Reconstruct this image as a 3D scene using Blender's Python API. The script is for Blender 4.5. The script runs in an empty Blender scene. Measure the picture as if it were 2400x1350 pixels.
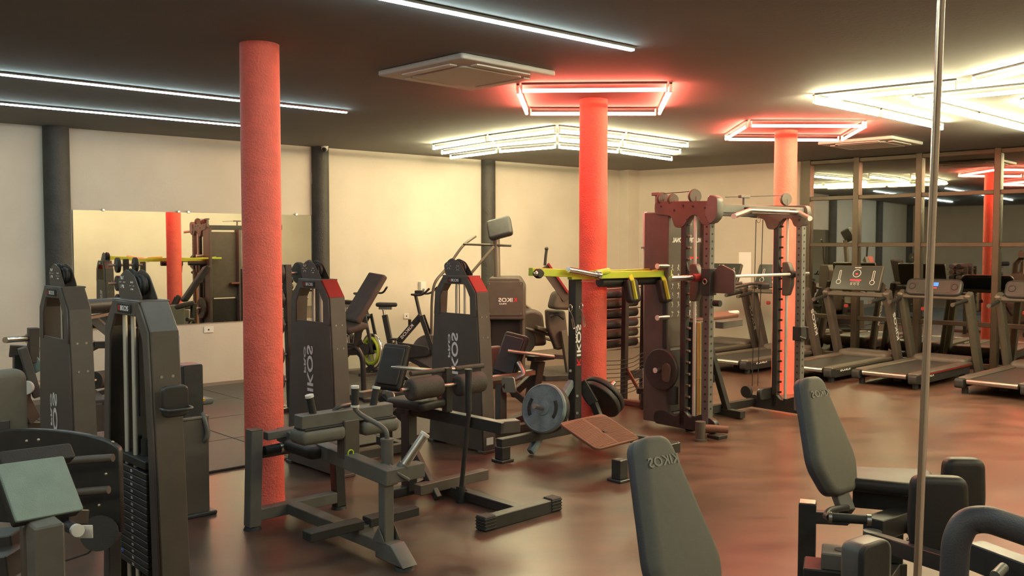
import bpy, math, random
from mathutils import Vector, Matrix
V = Vector
random.seed(7)
PI = math.pi
sc = bpy.context.scene
col = sc.collection

# ------------------------------------------------------------------ camera, world, exposure
FPX = 2150.0; CAMH = 1.71; PITCH = math.atan(100 / FPX); CEIL = 3.02
cam_d = bpy.data.cameras.new('camera'); cam = bpy.data.objects.new('camera', cam_d); col.objects.link(cam)
cam.location = (0, 0, CAMH); cam.rotation_euler = (PI / 2 - PITCH, 0, 0)
cam_d.sensor_width = 36; cam_d.lens = 36 * FPX / 2400; cam_d.clip_start = 0.05; cam_d.clip_end = 200
sc.camera = cam
w = bpy.data.worlds.new('world'); sc.world = w; w.use_nodes = True
w.node_tree.nodes['Background'].inputs[0].default_value = (0.012, 0.014, 0.012, 1)
w.node_tree.nodes['Background'].inputs[1].default_value = 1.0
sc.view_settings.view_transform = 'Standard'; sc.view_settings.look = 'None'
sc.view_settings.exposure = 0.28; sc.view_settings.gamma = 1.0; sc.view_settings.use_curve_mapping = False
sc.cycles.max_bounces = 8; sc.cycles.glossy_bounces = 6; sc.cycles.diffuse_bounces = 5; sc.cycles.caustics_reflective = False
WARM = 80.0; COOL = 42.0; RED = 88.0

# ------------------------------------------------------------------ measuring helpers (pixel on a known plane -> point)
def ray(px, py):
    x = (px - 1200) / FPX; y = (675 - py) / FPX
    return V((x, math.cos(PITCH) + y * math.sin(PITCH), -math.sin(PITCH) + y * math.cos(PITCH)))
CAM = V((0, 0, CAMH))
def G(px, py, z=0.0):
    d = ray(px, py); return CAM + d * ((z - CAMH) / d.z)
def P(px, py, Y):
    d = ray(px, py); return CAM + d * (Y / d.y)
UA = math.radians(43)                       # the column grid and most machines run this way
U = V((math.cos(UA), math.sin(UA), 0)); N = V((-math.sin(UA), math.cos(UA), 0))

# ------------------------------------------------------------------ materials
def mat(name, c, rough=0.5, metal=0.0, bump=0.0, bscale=60.0, var=0.0, vscale=6.0, spec=0.5, coat=0.0):
    m = bpy.data.materials.new(name); m.use_nodes = True
    nt = m.node_tree; b = nt.nodes['Principled BSDF']
    b.inputs['Base Color'].default_value = (*c, 1); b.inputs['Roughness'].default_value = rough
    b.inputs['Metallic'].default_value = metal; b.inputs['Specular IOR Level'].default_value = spec
    b.inputs['Coat Weight'].default_value = coat
    tc = nt.nodes.new('ShaderNodeTexCoord')
    if bump:
        n = nt.nodes.new('ShaderNodeTexNoise'); n.inputs['Scale'].default_value = bscale; n.inputs['Detail'].default_value = 4
        bp = nt.nodes.new('ShaderNodeBump'); bp.inputs['Strength'].default_value = bump; bp.inputs['Distance'].default_value = 0.01
        nt.links.new(tc.outputs['Object'], n.inputs['Vector']); nt.links.new(n.outputs['Fac'], bp.inputs['Height'])
        nt.links.new(bp.outputs['Normal'], b.inputs['Normal'])
    if var:
        n = nt.nodes.new('ShaderNodeTexNoise'); n.inputs['Scale'].default_value = vscale; n.inputs['Detail'].default_value = 6
        r = nt.nodes.new('ShaderNodeValToRGB')
        r.color_ramp.elements[0].position = 0.3; r.color_ramp.elements[1].position = 0.7
        r.color_ramp.elements[0].color = (*[max(0, v * (1 - var)) for v in c], 1)
        r.color_ramp.elements[1].color = (*[min(1, v * (1 + var)) for v in c], 1)
        nt.links.new(tc.outputs['Object'], n.inputs['Vector']); nt.links.new(n.outputs['Fac'], r.inputs['Fac'])
        nt.links.new(r.outputs['Color'], b.inputs['Base Color'])
        rr = nt.nodes.new('ShaderNodeMapRange'); rr.inputs['To Min'].default_value = max(0.02, rough - 0.08); rr.inputs['To Max'].default_value = rough + 0.1
        nt.links.new(n.outputs['Fac'], rr.inputs['Value']); nt.links.new(rr.outputs['Result'], b.inputs['Roughness'])
    return m
def emis(name, c, s):
    m = bpy.data.materials.new(name); m.use_nodes = True; nt = m.node_tree
    nt.nodes.remove(nt.nodes['Principled BSDF'])
    e = nt.nodes.new('ShaderNodeEmission'); e.inputs[0].default_value = (*c, 1); e.inputs[1].default_value = s
    nt.links.new(e.outputs[0], nt.nodes['Material Output'].inputs[0]); return m

M = {}
M['wall'] = mat('wall_paint', (0.60, 0.55, 0.47), 0.75, bump=0.15, bscale=40, var=0.06, vscale=1.6)
M['ceil'] = mat('ceiling_paint', (0.24, 0.232, 0.222), 0.85, bump=0.1, bscale=30, var=0.1, vscale=0.8)
M['red_col'] = mat('red_column_paint', (0.93, 0.165, 0.12), 0.6, bump=0.9, bscale=75, var=0.08, vscale=12)
M['black_col'] = mat('black_column_paint', (0.05, 0.048, 0.044), 0.6, bump=0.6, bscale=50, var=0.25, vscale=6)
M['frame'] = mat('black_powder_coat', (0.034, 0.033, 0.033), 0.38, bump=0.08, bscale=400, var=0.15, vscale=20)
M['shell'] = mat('charcoal_shroud', (0.098, 0.080, 0.068), 0.45, bump=0.1, bscale=300, var=0.12, vscale=8)
M['graym'] = mat('graphite_metal', (0.135, 0.13, 0.12), 0.4, bump=0.06, bscale=300, var=0.1, vscale=12)
M['vinyl'] = mat('black_vinyl', (0.020, 0.018, 0.018), 0.5, bump=0.12, bscale=250)
M['olive'] = mat('grey_vinyl', (0.14, 0.135, 0.115), 0.6, bump=0.2, bscale=350, var=0.06, vscale=30)
M['piping'] = mat('pad_side_vinyl', (0.06, 0.058, 0.07), 0.45, bump=0.2, bscale=200)
M['rubber'] = mat('black_rubber', (0.022, 0.022, 0.022), 0.6, bump=0.2, bscale=200)
M['foam'] = mat('foam_roller', (0.075, 0.06, 0.052), 0.75, bump=0.4, bscale=150, var=0.15, vscale=15)
M['chrome'] = mat('chrome', (0.75, 0.73, 0.70), 0.18, 1.0)
M['edge'] = mat('mirror_edge', (0.60, 0.47, 0.38), 0.22, 0.9)
M['rod'] = mat('polished_rod', (0.80, 0.78, 0.72), 0.38, 0.55)
M['steel'] = mat('brushed_steel', (0.45, 0.43, 0.40), 0.35, 1.0)
M['yellow'] = mat('yellow_green_paint', (0.52, 0.66, 0.06), 0.4, var=0.05)
M['redp'] = mat('red_paint', (0.26, 0.022, 0.02), 0.45)
M['white'] = mat('white_plastic', (0.75, 0.74, 0.70), 0.5)
M['cassette'] = mat('cassette_plastic', (0.62, 0.60, 0.56), 0.5)
M['letter'] = mat('white_lettering', (0.95, 0.92, 0.90), 0.5)
M['redletter'] = mat('red_lettering', (0.75, 0.02, 0.03), 0.5)
M['faint'] = mat('embossed_lettering', (0.24, 0.23, 0.20), 0.5)
M['plate'] = mat('cast_iron_plate', (0.20, 0.26, 0.29), 0.55, 0.3, bump=0.3, bscale=80, var=0.35, vscale=9)
M['plateb'] = mat('black_rubber_plate', (0.035, 0.034, 0.034), 0.5, bump=0.2, bscale=90, var=0.2, vscale=9)
M['teal'] = mat('cyan_sheen_step_top', (0.22, 0.31, 0.29), 0.5, bump=0.3, bscale=300, var=0.08, vscale=14)  # cyan sheen of the strip lights is put into this base colour
M['rust'] = mat('ribbed_step_rubber', (0.17, 0.075, 0.05), 0.6, bump=0.1)
M['wood'] = mat('pale_wood_stick', (0.62, 0.44, 0.12), 0.5, var=0.1)
M['alu'] = mat('bronze_aluminium', (0.105, 0.08, 0.055), 0.4, 0.5, var=0.1)
M['track'] = mat('treadmill_belt', (0.035, 0.034, 0.032), 0.55, bump=0.1, bscale=300)
M['tgrey'] = mat('treadmill_grey', (0.14, 0.125, 0.10), 0.4, 0.3)
M['screen'] = mat('console_face', (0.05, 0.055, 0.05), 0.25)
M['outside'] = mat('night_paving', (0.05, 0.05, 0.045), 0.7, var=0.2)
M['leaf'] = mat('shrub_leaf', (0.05, 0.12, 0.03), 0.5)
M['e_warm'] = emis('tube_light_warm', (1.0, 0.90, 0.52), WARM)
M['e_warm_b'] = emis('tube_light_warm_right', (1.0, 0.88, 0.52), WARM * 1.6)
M['e_cool'] = emis('strip_light_cool', (0.78, 1.0, 1.0), COOL)
M['e_red'] = emis('tube_light_red', (1.0, 0.15, 0.10), RED)
M['e_blue'] = emis('lcd_blue', (0.10, 0.25, 1.0), 1.6)
M['e_redled'] = emis('led_red', (1.0, 0.05, 0.05), 1.6)
M['mirror'] = mat('mirror_silver', (0.86, 0.88, 0.82), 0.01, 1.0)

def floor_mat():
    m = mat('rubber_floor', (0.05, 0.043, 0.038), 0.4); nt = m.node_tree; b = nt.nodes['Principled BSDF']
    tc = nt.nodes.new('ShaderNodeTexCoord')
    n = nt.nodes.new('ShaderNodeTexNoise'); n.inputs['Scale'].default_value = 1.9; n.inputs['Detail'].default_value = 3.0; n.inputs['Roughness'].default_value = 0.5
    mp = nt.nodes.new('ShaderNodeMapping'); mp.inputs['Scale'].default_value = (1, 2.2, 1)
    nt.links.new(tc.outputs['Object'], mp.inputs['Vector']); nt.links.new(mp.outputs['Vector'], n.inputs['Vector'])
    r = nt.nodes.new('ShaderNodeValToRGB'); r.color_ramp.elements[0].position = 0.2; r.color_ramp.elements[1].position = 0.8
    r.color_ramp.elements[0].color = (0.045, 0.024, 0.018, 1); r.color_ramp.elements[1].color = (0.165, 0.095, 0.066, 1)
    nt.links.new(n.outputs['Fac'], r.inputs['Fac']); nt.links.new(r.outputs['Color'], b.inputs['Base Color'])
    rr = nt.nodes.new('ShaderNodeMapRange'); rr.inputs['From Min'].default_value = 0.0; rr.inputs['From Max'].default_value = 1.0
    rr.inputs['To Min'].default_value = 0.24; rr.inputs['To Max'].default_value = 0.40
    nt.links.new(n.outputs['Fac'], rr.inputs['Value']); nt.links.new(rr.outputs['Result'], b.inputs['Roughness'])
    b.inputs['Specular IOR Level'].default_value = 0.75
    return m
M['floor'] = floor_mat()
M['mat'] = mat('interlocking_mat', (0.055, 0.05, 0.045), 0.5, bump=0.15, bscale=200, var=0.3, vscale=4)

def glass_mat():
    m = bpy.data.materials.new('dark_window_glass'); m.use_nodes = True; nt = m.node_tree
    nt.nodes.remove(nt.nodes['Principled BSDF'])
    g = nt.nodes.new('ShaderNodeBsdfGlossy'); g.inputs['Roughness'].default_value = 0.015; g.inputs['Color'].default_value = (0.9, 0.88, 0.78, 1)
    t = nt.nodes.new('ShaderNodeBsdfTransparent'); t.inputs['Color'].default_value = (0.35, 0.38, 0.33, 1)
    mx = nt.nodes.new('ShaderNodeMixShader'); mx.inputs[0].default_value = 0.62
    nt.links.new(t.outputs[0], mx.inputs[1]); nt.links.new(g.outputs[0], mx.inputs[2])
    nt.links.new(mx.outputs[0], nt.nodes['Material Output'].inputs[0]); return m
M['glass'] = glass_mat()

# ------------------------------------------------------------------ mesh building
def rot_axes(n):
    n = n.normalized(); a = V((0, 0, 1)) if abs(n.z) < 0.95 else V((1, 0, 0))
    x = a.cross(n).normalized(); return x, n.cross(x).normalized()
def circle(r, n=24): return [(r * math.cos(2 * PI * i / n), r * math.sin(2 * PI * i / n)) for i in range(n)]
def fillet(pts, r, seg=4):
    out = []; n = len(pts)
    for i in range(n):
        p = V((*pts[i], 0)); a = V((*pts[i - 1], 0)) - p; b = V((*pts[(i + 1) % n], 0)) - p
        rr = min(r, a.length * 0.45, b.length * 0.45)
        A = p + a.normalized() * rr; B = p + b.normalized() * rr
        for k in range(seg + 1):
            t = k / seg; q = A * (1 - t) ** 2 + p * 2 * t * (1 - t) + B * t * t; out.append((q.x, q.y))
    return out
def rrect(w, h, r=0.02, seg=4): return fillet([(-w / 2, -h / 2), (w / 2, -h / 2), (w / 2, h / 2), (-w / 2, h / 2)], r, seg)

class MB:
    def __init__(s): s.v = []; s.f = []; s.sm = []
    def add(s, vs, fs, smooth=False):
        o = len(s.v); s.v += [tuple(v) for v in vs]
        for f in fs: s.f.append([i + o for i in f]); s.sm.append(smooth)
        return s
    def obox(s, c, ex, ey, ez, b=0.004):          # half extents as vectors, chamfered
        c = V(c); ex, ey, ez = V(ex), V(ey), V(ez); b = min(b, ex.length * .5, ey.length * .5, ez.length * .5)
        A = [ex, ey, ez]; vs = []; idx = {}
        for sx in (-1, 1):
            for sy in (-1, 1):
                for sz in (-1, 1):
                    S = (sx, sy, sz)
                    for k in range(3):
                        p = c.copy()
                        for j in range(3):
                            L = A[j].length
                            p += A[j] * (S[j] * ((L if j == k else L - b) / L))
                        idx[(S, k)] = len(vs); vs.append(p)
        fs = []
        for k in range(3):
            i, j = [(1, 2), (2, 0), (0, 1)][k]
            for sg in (-1, 1):
                q = []
                for a, d in ((-1, -1), (1, -1), (1, 1), (-1, 1)):
                    S = [0, 0, 0]; S[k] = sg; S[i] = a; S[j] = d; q.append(idx[(tuple(S), k)])
                fs.append(q if sg > 0 else q[::-1])
        for k in range(3):
            i, j = [(1, 2), (2, 0), (0, 1)][k]
            for a in (-1, 1):
                for d in (-1, 1):
                    S0 = [0, 0, 0]; S0[i] = a; S0[j] = d; S1 = list(S0); S0[k] = -1; S1[k] = 1; S0 = tuple(S0); S1 = tuple(S1)
                    q = [idx[(S0, i)], idx[(S1, i)], idx[(S1, j)], idx[(S0, j)]]
                    fs.append(q[::-1] if a * d > 0 else q)
        for sx in (-1, 1):
            for sy in (-1, 1):
                for sz in (-1, 1):
                    q = [idx[((sx, sy, sz), k)] for k in range(3)]; fs.append(q if sx * sy * sz > 0 else q[::-1])
        return s.add(vs, fs)
    def box(s, c, size, b=0.004, rz=0.0, ry=0.0, rx=0.0):
        R = Matrix.Rotation(rz, 3, 'Z') @ Matrix.Rotation(ry, 3, 'Y') @ Matrix.Rotation(rx, 3, 'X')
        return s.obox(c, R @ V((size[0] / 2, 0, 0)), R @ V((0, size[1] / 2, 0)), R @ V((0, 0, size[2] / 2)), b)
    def bar(s, p0, p1, w, h, b=0.004, up=None):    # beam: w sideways, h along up
        p0, p1 = V(p0), V(p1); d = (p1 - p0)
        n = d.normalized()
        if up is None: up = V((0, 0, 1)) if abs(n.z) < 0.9 else V((1, 0, 0))
        x = n.cross(V(up)).normalized(); y = x.cross(n).normalized()
        return s.obox((p0 + p1) / 2, x * w / 2, y * h / 2, d / 2, b)
    def tube(s, pts, r, seg=10, fil=0.0, cap=True):
        pts = [V(p) for p in pts]
        if fil and len(pts) > 2:
            q = [pts[0]]
            for i in range(1, len(pts) - 1):
                a = pts[i - 1] - pts[i]; b = pts[i + 1] - pts[i]; rr = min(fil, a.length * .48, b.length * .48)
                A = pts[i] + a.normalized() * rr; B = pts[i] + b.normalized() * rr
                for k in range(6):
                    t = k / 5; q.append(A * (1 - t) ** 2 + pts[i] * 2 * t * (1 - t) + B * t * t)
            q.append(pts[-1]); pts = q
        vs = []; fs = []; x = None; n = len(pts)
        for i, p in enumerate(pts):
            t = ((pts[min(i + 1, n - 1)] - pts[max(i - 1, 0)])).normalized()
            if x is None: x, _ = rot_axes(t)
            x = (x - t * x.dot(t)).normalized(); y = t.cross(x)
            rr = r[i] if isinstance(r, (list, tuple)) else r
            for k in range(seg):
                a = 2 * PI * k / seg; vs.append(p + x * rr * math.cos(a) + y * rr * math.sin(a))
        for i in range(n - 1):
            for k in range(seg):
                k2 = (k + 1) % seg; fs.append([i * seg + k, i * seg + k2, (i + 1) * seg + k2, (i + 1) * seg + k])
        s.add(vs, fs, True)
        if cap:
            s.add(vs[:seg], [list(range(seg))[::-1]]); s.add(vs[-seg:], [list(range(seg))])
        return s
    def cyl(s, p0, p1, r, r1=None, seg=16):
        return s.tube([p0, p1], [r, r if r1 is None else r1], seg)
    def slab(s, c, ex, ey, outline, th, r=0.01, seg=3, dome=0.0):   # outline extruded both ways with rounded rim
        c = V(c); ex = V(ex).normalized(); ey = V(ey).normalized(); nn = ex.cross(ey).normalized()
        n = len(outline); area = sum(outline[i][0] * outline[(i + 1) % n][1] - outline[(i + 1) % n][0] * outline[i][1] for i in range(n))
        if area < 0: outline = outline[::-1]
        nor = []
        for i in range(n):
            a = V((*outline[i - 1], 0)); b = V((*outline[(i + 1) % n], 0)); t = (b - a); t = t.normalized() if t.length > 1e-9 else V((1, 0, 0)); nor.append((-t.y, t.x))
        r = min(r, th / 2)
        prof = [(r * (1 - math.cos(a)), -th / 2 + r * (1 - math.sin(a))) for a in [PI / 2 - 0 - k * (PI / 2) / seg for k in range(seg + 1)]]
        prof = [(r * (1 - math.sin(k * PI / 2 / seg)), -th / 2 + r * (1 - math.cos(k * PI / 2 / seg))) for k in range(seg + 1)]
        prof = prof + [(o, -z) for o, z in reversed(prof)]
        vs = []; fs = []
        for o, z in prof:
            for i in range(n):
                x = outline[i][0] + nor[i][0] * o; y = outline[i][1] + nor[i][1] * o
                vs.append(c + ex * x + ey * y + nn * z)
        m = len(prof)
        for j in range(m - 1):
            for i in range(n):
                i2 = (i + 1) % n; fs.append([j * n + i, j * n + i2, (j + 1) * n + i2, (j + 1) * n + i])
        s.add(vs, fs, True)
        bot = vs[:n]; top = vs[-n:]
        if dome:
            cc = sum(top, V((0, 0, 0))) / n
            mid = [cc + (v - cc) * 0.6 + nn * dome * 0.8 for v in top]
            s.add(top + mid + [cc + nn * dome], [[i, (i + 1) % n, n + (i + 1) % n, n + i] for i in range(n)] + [[n + i, n + (i + 1) % n, 2 * n] for i in range(n)], True)
        else: s.add(top, [list(range(n))])
        s.add(bot, [list(range(n))[::-1]])
        return s
    def prism(s, c, ex, ey, outline, th): return s.slab(c, ex, ey, outline, th, r=min(0.003, th / 3), seg=1)
    def sphere(s, c, r, n=10):
        c = V(c); vs = [c + V((0, 0, r))]; fs = []
        for i in range(1, n):
            for k in range(n * 2):
                a = PI * i / n; b = PI * k / n; vs.append(c + V((r * math.sin(a) * math.cos(b), r * math.sin(a) * math.sin(b), r * math.cos(a))))
        vs.append(c - V((0, 0, r))); m = n * 2
        for k in range(m): fs.append([0, 1 + k, 1 + (k + 1) % m])
        for i in range(n - 2):
            for k in range(m): a = 1 + i * m; fs.append([a + k, a + m + k, a + m + (k + 1) % m, a + (k + 1) % m])
        for k in range(m): fs.append([len(vs) - 1, 1 + (n - 2) * m + (k + 1) % m, 1 + (n - 2) * m + k])
        return s.add(vs, fs, True)
    def ring(s, c, n, R, r, seg=28, ts=8):
        x, y = rot_axes(V(n)); c = V(c)
        pts = [c + x * R * math.cos(2 * PI * i / seg) + y * R * math.sin(2 * PI * i / seg) for i in range(seg + 1)]
        return s.tube(pts, r, ts, cap=False)
    def build(s, name, m, parent=None, label=None):
        me = bpy.data.meshes.new(name); me.from_pydata(s.v, [], s.f); me.polygons.foreach_set('use_smooth', s.sm)
        me.materials.append(M[m] if isinstance(m, str) else m); me.update()
        o = bpy.data.objects.new(name, me); col.objects.link(o)
        if parent is not None: o.parent = parent
        if label: o['label'] = label
        return o

def thing(name, label, cat, loc=(0, 0, 0), rz=0.0, group=None):
    o = bpy.data.objects.new(name, None); col.objects.link(o); o.empty_display_size = 0.1
    o.location = loc; o.rotation_euler = (0, 0, rz); o['label'] = label; o['category'] = cat
    if group: o['group'] = group
    return o
def tag(o, label, cat, group=None, kind=None):
    o['label'] = label; o['category'] = cat
    if group: o['group'] = group
    if kind: o['kind'] = kind
    return o
def struct(o): o['kind'] = 'structure'; return o
def dup(root, loc, rz, label, group=None):
    r = root.copy(); col.objects.link(r); r.location = loc; r.rotation_euler = (0, 0, rz); r['label'] = label
    if group: r['group'] = group
    for ch in list(root.children):
        c = ch.copy(); col.objects.link(c); c.parent = r
        for g in ch.children:
            d = g.copy(); col.objects.link(d); d.parent = c
    return r
class Fr:                                        # machine frame: origin on the floor, angle in degrees
    def __init__(s, o, a=43.0):
        s.o = V((o[0], o[1], 0)); s.a = math.radians(a); s.ex = V((math.cos(s.a), math.sin(s.a), 0)); s.ey = V((-math.sin(s.a), math.cos(s.a), 0))
    def L(s, p): d = V(p) - s.o; return V((d.dot(s.ex), d.dot(s.ey), d.z))
    def at(s, px, py, x=None, y=None, z=None):
        if z is not None: return s.L(G(px, py, z))
        n, v = (s.ex, x) if x is not None else (s.ey, y)
        d = ray(px, py); k = (v - n.dot(CAM - s.o)) / n.dot(d); return s.L(CAM + d * k)
    def thing(s, name, label, cat, group=None): return thing(name, label, cat, s.o, s.a, group)

def text(string, parent, c, xd, yd, length, height, m='letter', name='lettering', th=0.002, bold=0.02):
    cu = bpy.data.curves.new('t', 'FONT'); cu.body = string; cu.offset = bold; cu.extrude = 0.0; cu.resolution_u = 3
    o = bpy.data.objects.new('t', cu); col.objects.link(o)
    dg = bpy.context.evaluated_depsgraph_get(); ev = o.evaluated_get(dg); me = ev.to_mesh()
    vs = [v.co.copy() for v in me.vertices]; fs = [list(p.vertices) for p in me.polygons]
    ev.to_mesh_clear(); bpy.data.objects.remove(o); bpy.data.curves.remove(cu)
    x0 = min(v.x for v in vs); x1 = max(v.x for v in vs); y0 = min(v.y for v in vs); y1 = max(v.y for v in vs)
    xd = V(xd).normalized(); yd = V(yd).normalized(); c = V(c); n = xd.cross(yd)
    out = [c + xd * ((v.x - x0) / (x1 - x0) - .5) * length + yd * ((v.y - y0) / (y1 - y0) - .5) * height for v in vs]
    k = len(out); b = MB(); b.add([p + n * th / 2 for p in out] + [p - n * th / 2 for p in out], fs + [[i + k for i in f[::-1]] for f in fs])
    return b.build(name, m, parent)
def logo(parent, c, xd, yd, L, H, name='lettering', white='letter', red='redletter'):   # red K then white IKOS
    xd = V(xd).normalized(); yd = V(yd).normalized(); c = V(c)
    k = text('K', parent, c - xd * L * 0.40, xd, yd, L * 0.185, H, red, name)
    k['label'] = 'red first letter of the lettering'
    text('IKOS', parent, c + xd * L * 0.11, xd, yd, L * 0.76, H, white, name)
    return k

# ------------------------------------------------------------------ the room
WA = math.radians(40.3); WU = V((math.cos(WA), math.sin(WA), 0)); WN = V((math.sin(WA), -math.cos(WA), 0))   # WN points into the room
W0 = V((-4.9, 10.13, 0)) * 1.018
def wallpt(px):                                   # point of the left wall seen at this column
    k = (px - 1200) / FPX; s = (k * W0.y - W0.x) / (WU.x - k * WU.y); return W0 + WU * s
A = wallpt(1472); B = A - WU * 18.5
SA = math.radians(-44); SU = V((math.cos(SA), math.sin(SA), 0)); S0 = V((4.55, 14.40, 0)); NV = V((0.682, -0.731, 0)); E_ = S0 + SU * ((1.9 - S0.dot(NV)) / SU.dot(NV)); D_ = E_ - U * 21
def wall(name, a, b, th=0.15, z0=0, z1=CEIL, m='wall'):
    d = (b - a); n = V((0, 0, 1)).cross(d).normalized() ; mid = (a + b) / 2 - n * -th / 2 if False else (a + b) / 2 + n * th / 2
    mb = MB().obox(mid + V((0, 0, (z0 + z1) / 2)), d / 2, n * th / 2, V((0, 0, (z1 - z0) / 2)), 0.001)
    return struct(mb.build(name, m))
wall('wall_left', B, A + WU * 0.15)
wall('wall_back', A, S0)
wall('wall_front', E_, D_); wall('wall_near', D_, B)
poly = [A + V((0.1, .2, 0)), S0 + V((.1, .1, 0)), E_ + V((.2, 0, 0)), D_ + V((0, -.2, 0)), B + V((-.2, 0, 0))]
def plate(name, z0, z1, m):
    n = len(poly); mb = MB(); mb.add([V((p.x, p.y, z1)) for p in poly] + [V((p.x, p.y, z0)) for p in poly], [list(range(n))[::-1], [i + n for i in range(n)]] + [[i, (i + 1) % n, n + (i + 1) % n, n + i] for i in range(n)])
    return struct(mb.build(name, m))
floor = plate('floor', -0.1, 0.0, 'floor'); plate('ceiling', CEIL, CEIL + 0.15, 'ceil')
# corner pilaster
pc = A + WN * 0.06 + WU * -0.08
struct(MB().box((pc.x, pc.y, CEIL / 2), (0.32, 0.30, CEIL), 0.004, rz=WA).build('trim_1', 'wall'))
# outside ground beyond the glass
go = MB().obox(S0 + SU * 7 - V((SU.y, -SU.x, 0)) * 6 + V((0, 0, -0.06)), SU * 14, V((-SU.y, SU.x, 0)) * 5.5, V((0, 0, 0.05)), 0.001).build('trim_2', 'outside'); struct(go)

# raised interlocking mats: a floor piece each
def uv(p): return p.dot(U), p.dot(N)
eN = uv(G(454, 1117))[1]
for j in range(5):
    for i in range(8):
        c = U * (uv(G(454, 1117))[0] - 3.2 + i + 0.5) + N * (eN + j + 0.5)
        if (c - W0).dot(WN) < 0.52: continue
        px = 1200 + FPX * c.x / c.y
        if c.y < 1.5 or px > 1080 or px < -500: continue
        t = MB().box((0, 0, 0.009), (0.992, 0.992, 0.018), 0.004).build('rubber_mat', 'mat', floor)
        t.location = c; t.rotation_euler = (0, 0, UA)

# columns
def column(p, r, m, name, label, group=None):
    mb = MB(); seg = 40; pts = [V((0, 0, z)) for z in (0.0, 0.02, 0.06, 0.5, 1.0, 1.5, 2.0, 2.5, 3.0, CEIL)]
    mb.tube(pts, [r * 1.03, r * 1.02, r] + [r * (1 + 0.006 * math.sin(i * 2.1)) for i in range(6)] + [r], seg)
    o = mb.build(name, m); o.location = (p[0], p[1], 0); return tag(o, label, 'column', group)
c1 = V((-1.65, 6.06, 0)); c2 = V((0.735, 8.33, 0)); c3 = V((3.14, 10.58, 0))
column(c1, 0.127, 'red_col', 'round_column', 'nearest red painted round column, standing at the rubber mat edge')
column(c2, 0.127, 'red_col', 'round_column', 'middle red round column rising behind the yellow armed machine')
column(c3, 0.127, 'red_col', 'round_column', 'farthest red round column seen through the smith rack')
for px, r, lab in ((136, 0.135, 'black round column half buried in the wall, left of the mirror'), (750, 0.115, 'black wall column carrying the dome camera'), (1141, 0.115, 'black wall column behind the stair climber console')):
    q = wallpt(px) + WN * 0.03; column(q, r, 'black_col', 'wall_column', lab, 'black wall columns')
for s in (-4.0, -7.2):
    q = wallpt(136) + WU * s + WN * 0.03; column(q, 0.13, 'black_col', 'wall_column', 'black wall column beyond the left edge of the view', 'black wall columns')

# wall mirror
ma, mb_ = wallpt(172), wallpt(732)
mid = (ma + mb_) / 2; ml = (mb_ - ma).length
mt = thing('wall_mirror', 'long frameless wall mirror held by small clips between two black columns', 'mirror', (mid.x, mid.y, 0), WA)
MB().box((0, -0.012, 1.43), (ml, 0.012, 1.36), 0.002).build('mirror_glass', 'mirror', mt)
for fx in (-.39, -.1, -.06, .22, .42, -.3, .3):
    z = 2.115 if fx not in (-.3, .3) else 0.745
    MB().box((fx * ml, -0.022, z), (0.035, 0.022, 0.03), 0.005).build('mirror_clip', 'chrome', mt)

# glazed front: window_1 with frames and panes
wt = thing('window_1', 'tall glazed front with bronze frame behind the treadmills', 'window', S0, SA); del wt['category']; wt['kind'] = 'structure'
fr = MB()
def sx(px):                                       # distance along the front at an image column
    k = (px - 1200) / FPX; return (k * S0.y - S0.x) / (SU.x - k * SU.y)
mul = [0.07, sx(2007), sx(2153), sx(2336), sx(2336) + 1.05, sx(2336) + 2.1, sx(2336) + 3.15, sx(2336) + 4.2, sx(2336) + 5.2]
zs = [0.05, 0.62, 1.72, 2.43, 2.98]
for i, x in enumerate(mul):
    MB().box((x, -0.02, CEIL / 2), (0.085 if i else 0.16, 0.11, CEIL), 0.006).build('mullion', 'alu', wt)
for i in range(len(mul) - 1):
    for z in zs:
        MB().box(((mul[i] + mul[i + 1]) / 2, -0.02, z), (mul[i + 1] - mul[i] - 0.08, 0.07, 0.06), 0.005).build('transom', 'alu', wt)
    for a, b in zip(zs[:-1], zs[1:]):
        MB().box(((mul[i] + mul[i + 1]) / 2, 0, (a + b) / 2), (mul[i + 1] - mul[i] - 0.07, 0.008, b - a - 0.05), 0.001).build('pane', 'glass', wt)

# ------------------------------------------------------------------ lights on the ceiling
def strip(p0, p1, label, w=0.028):
    t = thing('strip_light', label, 'light', ((p0 + p1) / 2).to_tuple()[:2] + (CEIL - .003,), math.atan2((p1 - p0).y, (p1 - p0).x), 'cool white strip lights')
    L = (p1 - p0).length
    MB().box((0, 0, -0.008), (L + 0.02, w + 0.014, 0.016), 0.003).build('channel', 'graym', t)
    MB().box((0, 0, -0.0215), (L, w, 0.012), 0.004).build('diffuser', 'e_cool', t)
ce = lambda px, py: G(px, py, CEIL)
e1 = ce(1483, 109); strip(e1 - (e1 - ce(940, -5)).normalized() * 6.5, e1, 'cool white strip light running off the top edge, right of the nearest red column', 0.034)
e2 = ce(812, 258); strip(e2 - (e2 - ce(0, 167)).normalized() * 7.0, e2, 'cool white strip light passing behind the nearest red column')
e3 = ce(572, 290) + U * 0.2; strip(e3 - (ce(572, 290) - ce(0, 237)).normalized() * 7.0, e3, 'cool white strip light nearest the mirrored wall')

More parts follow.
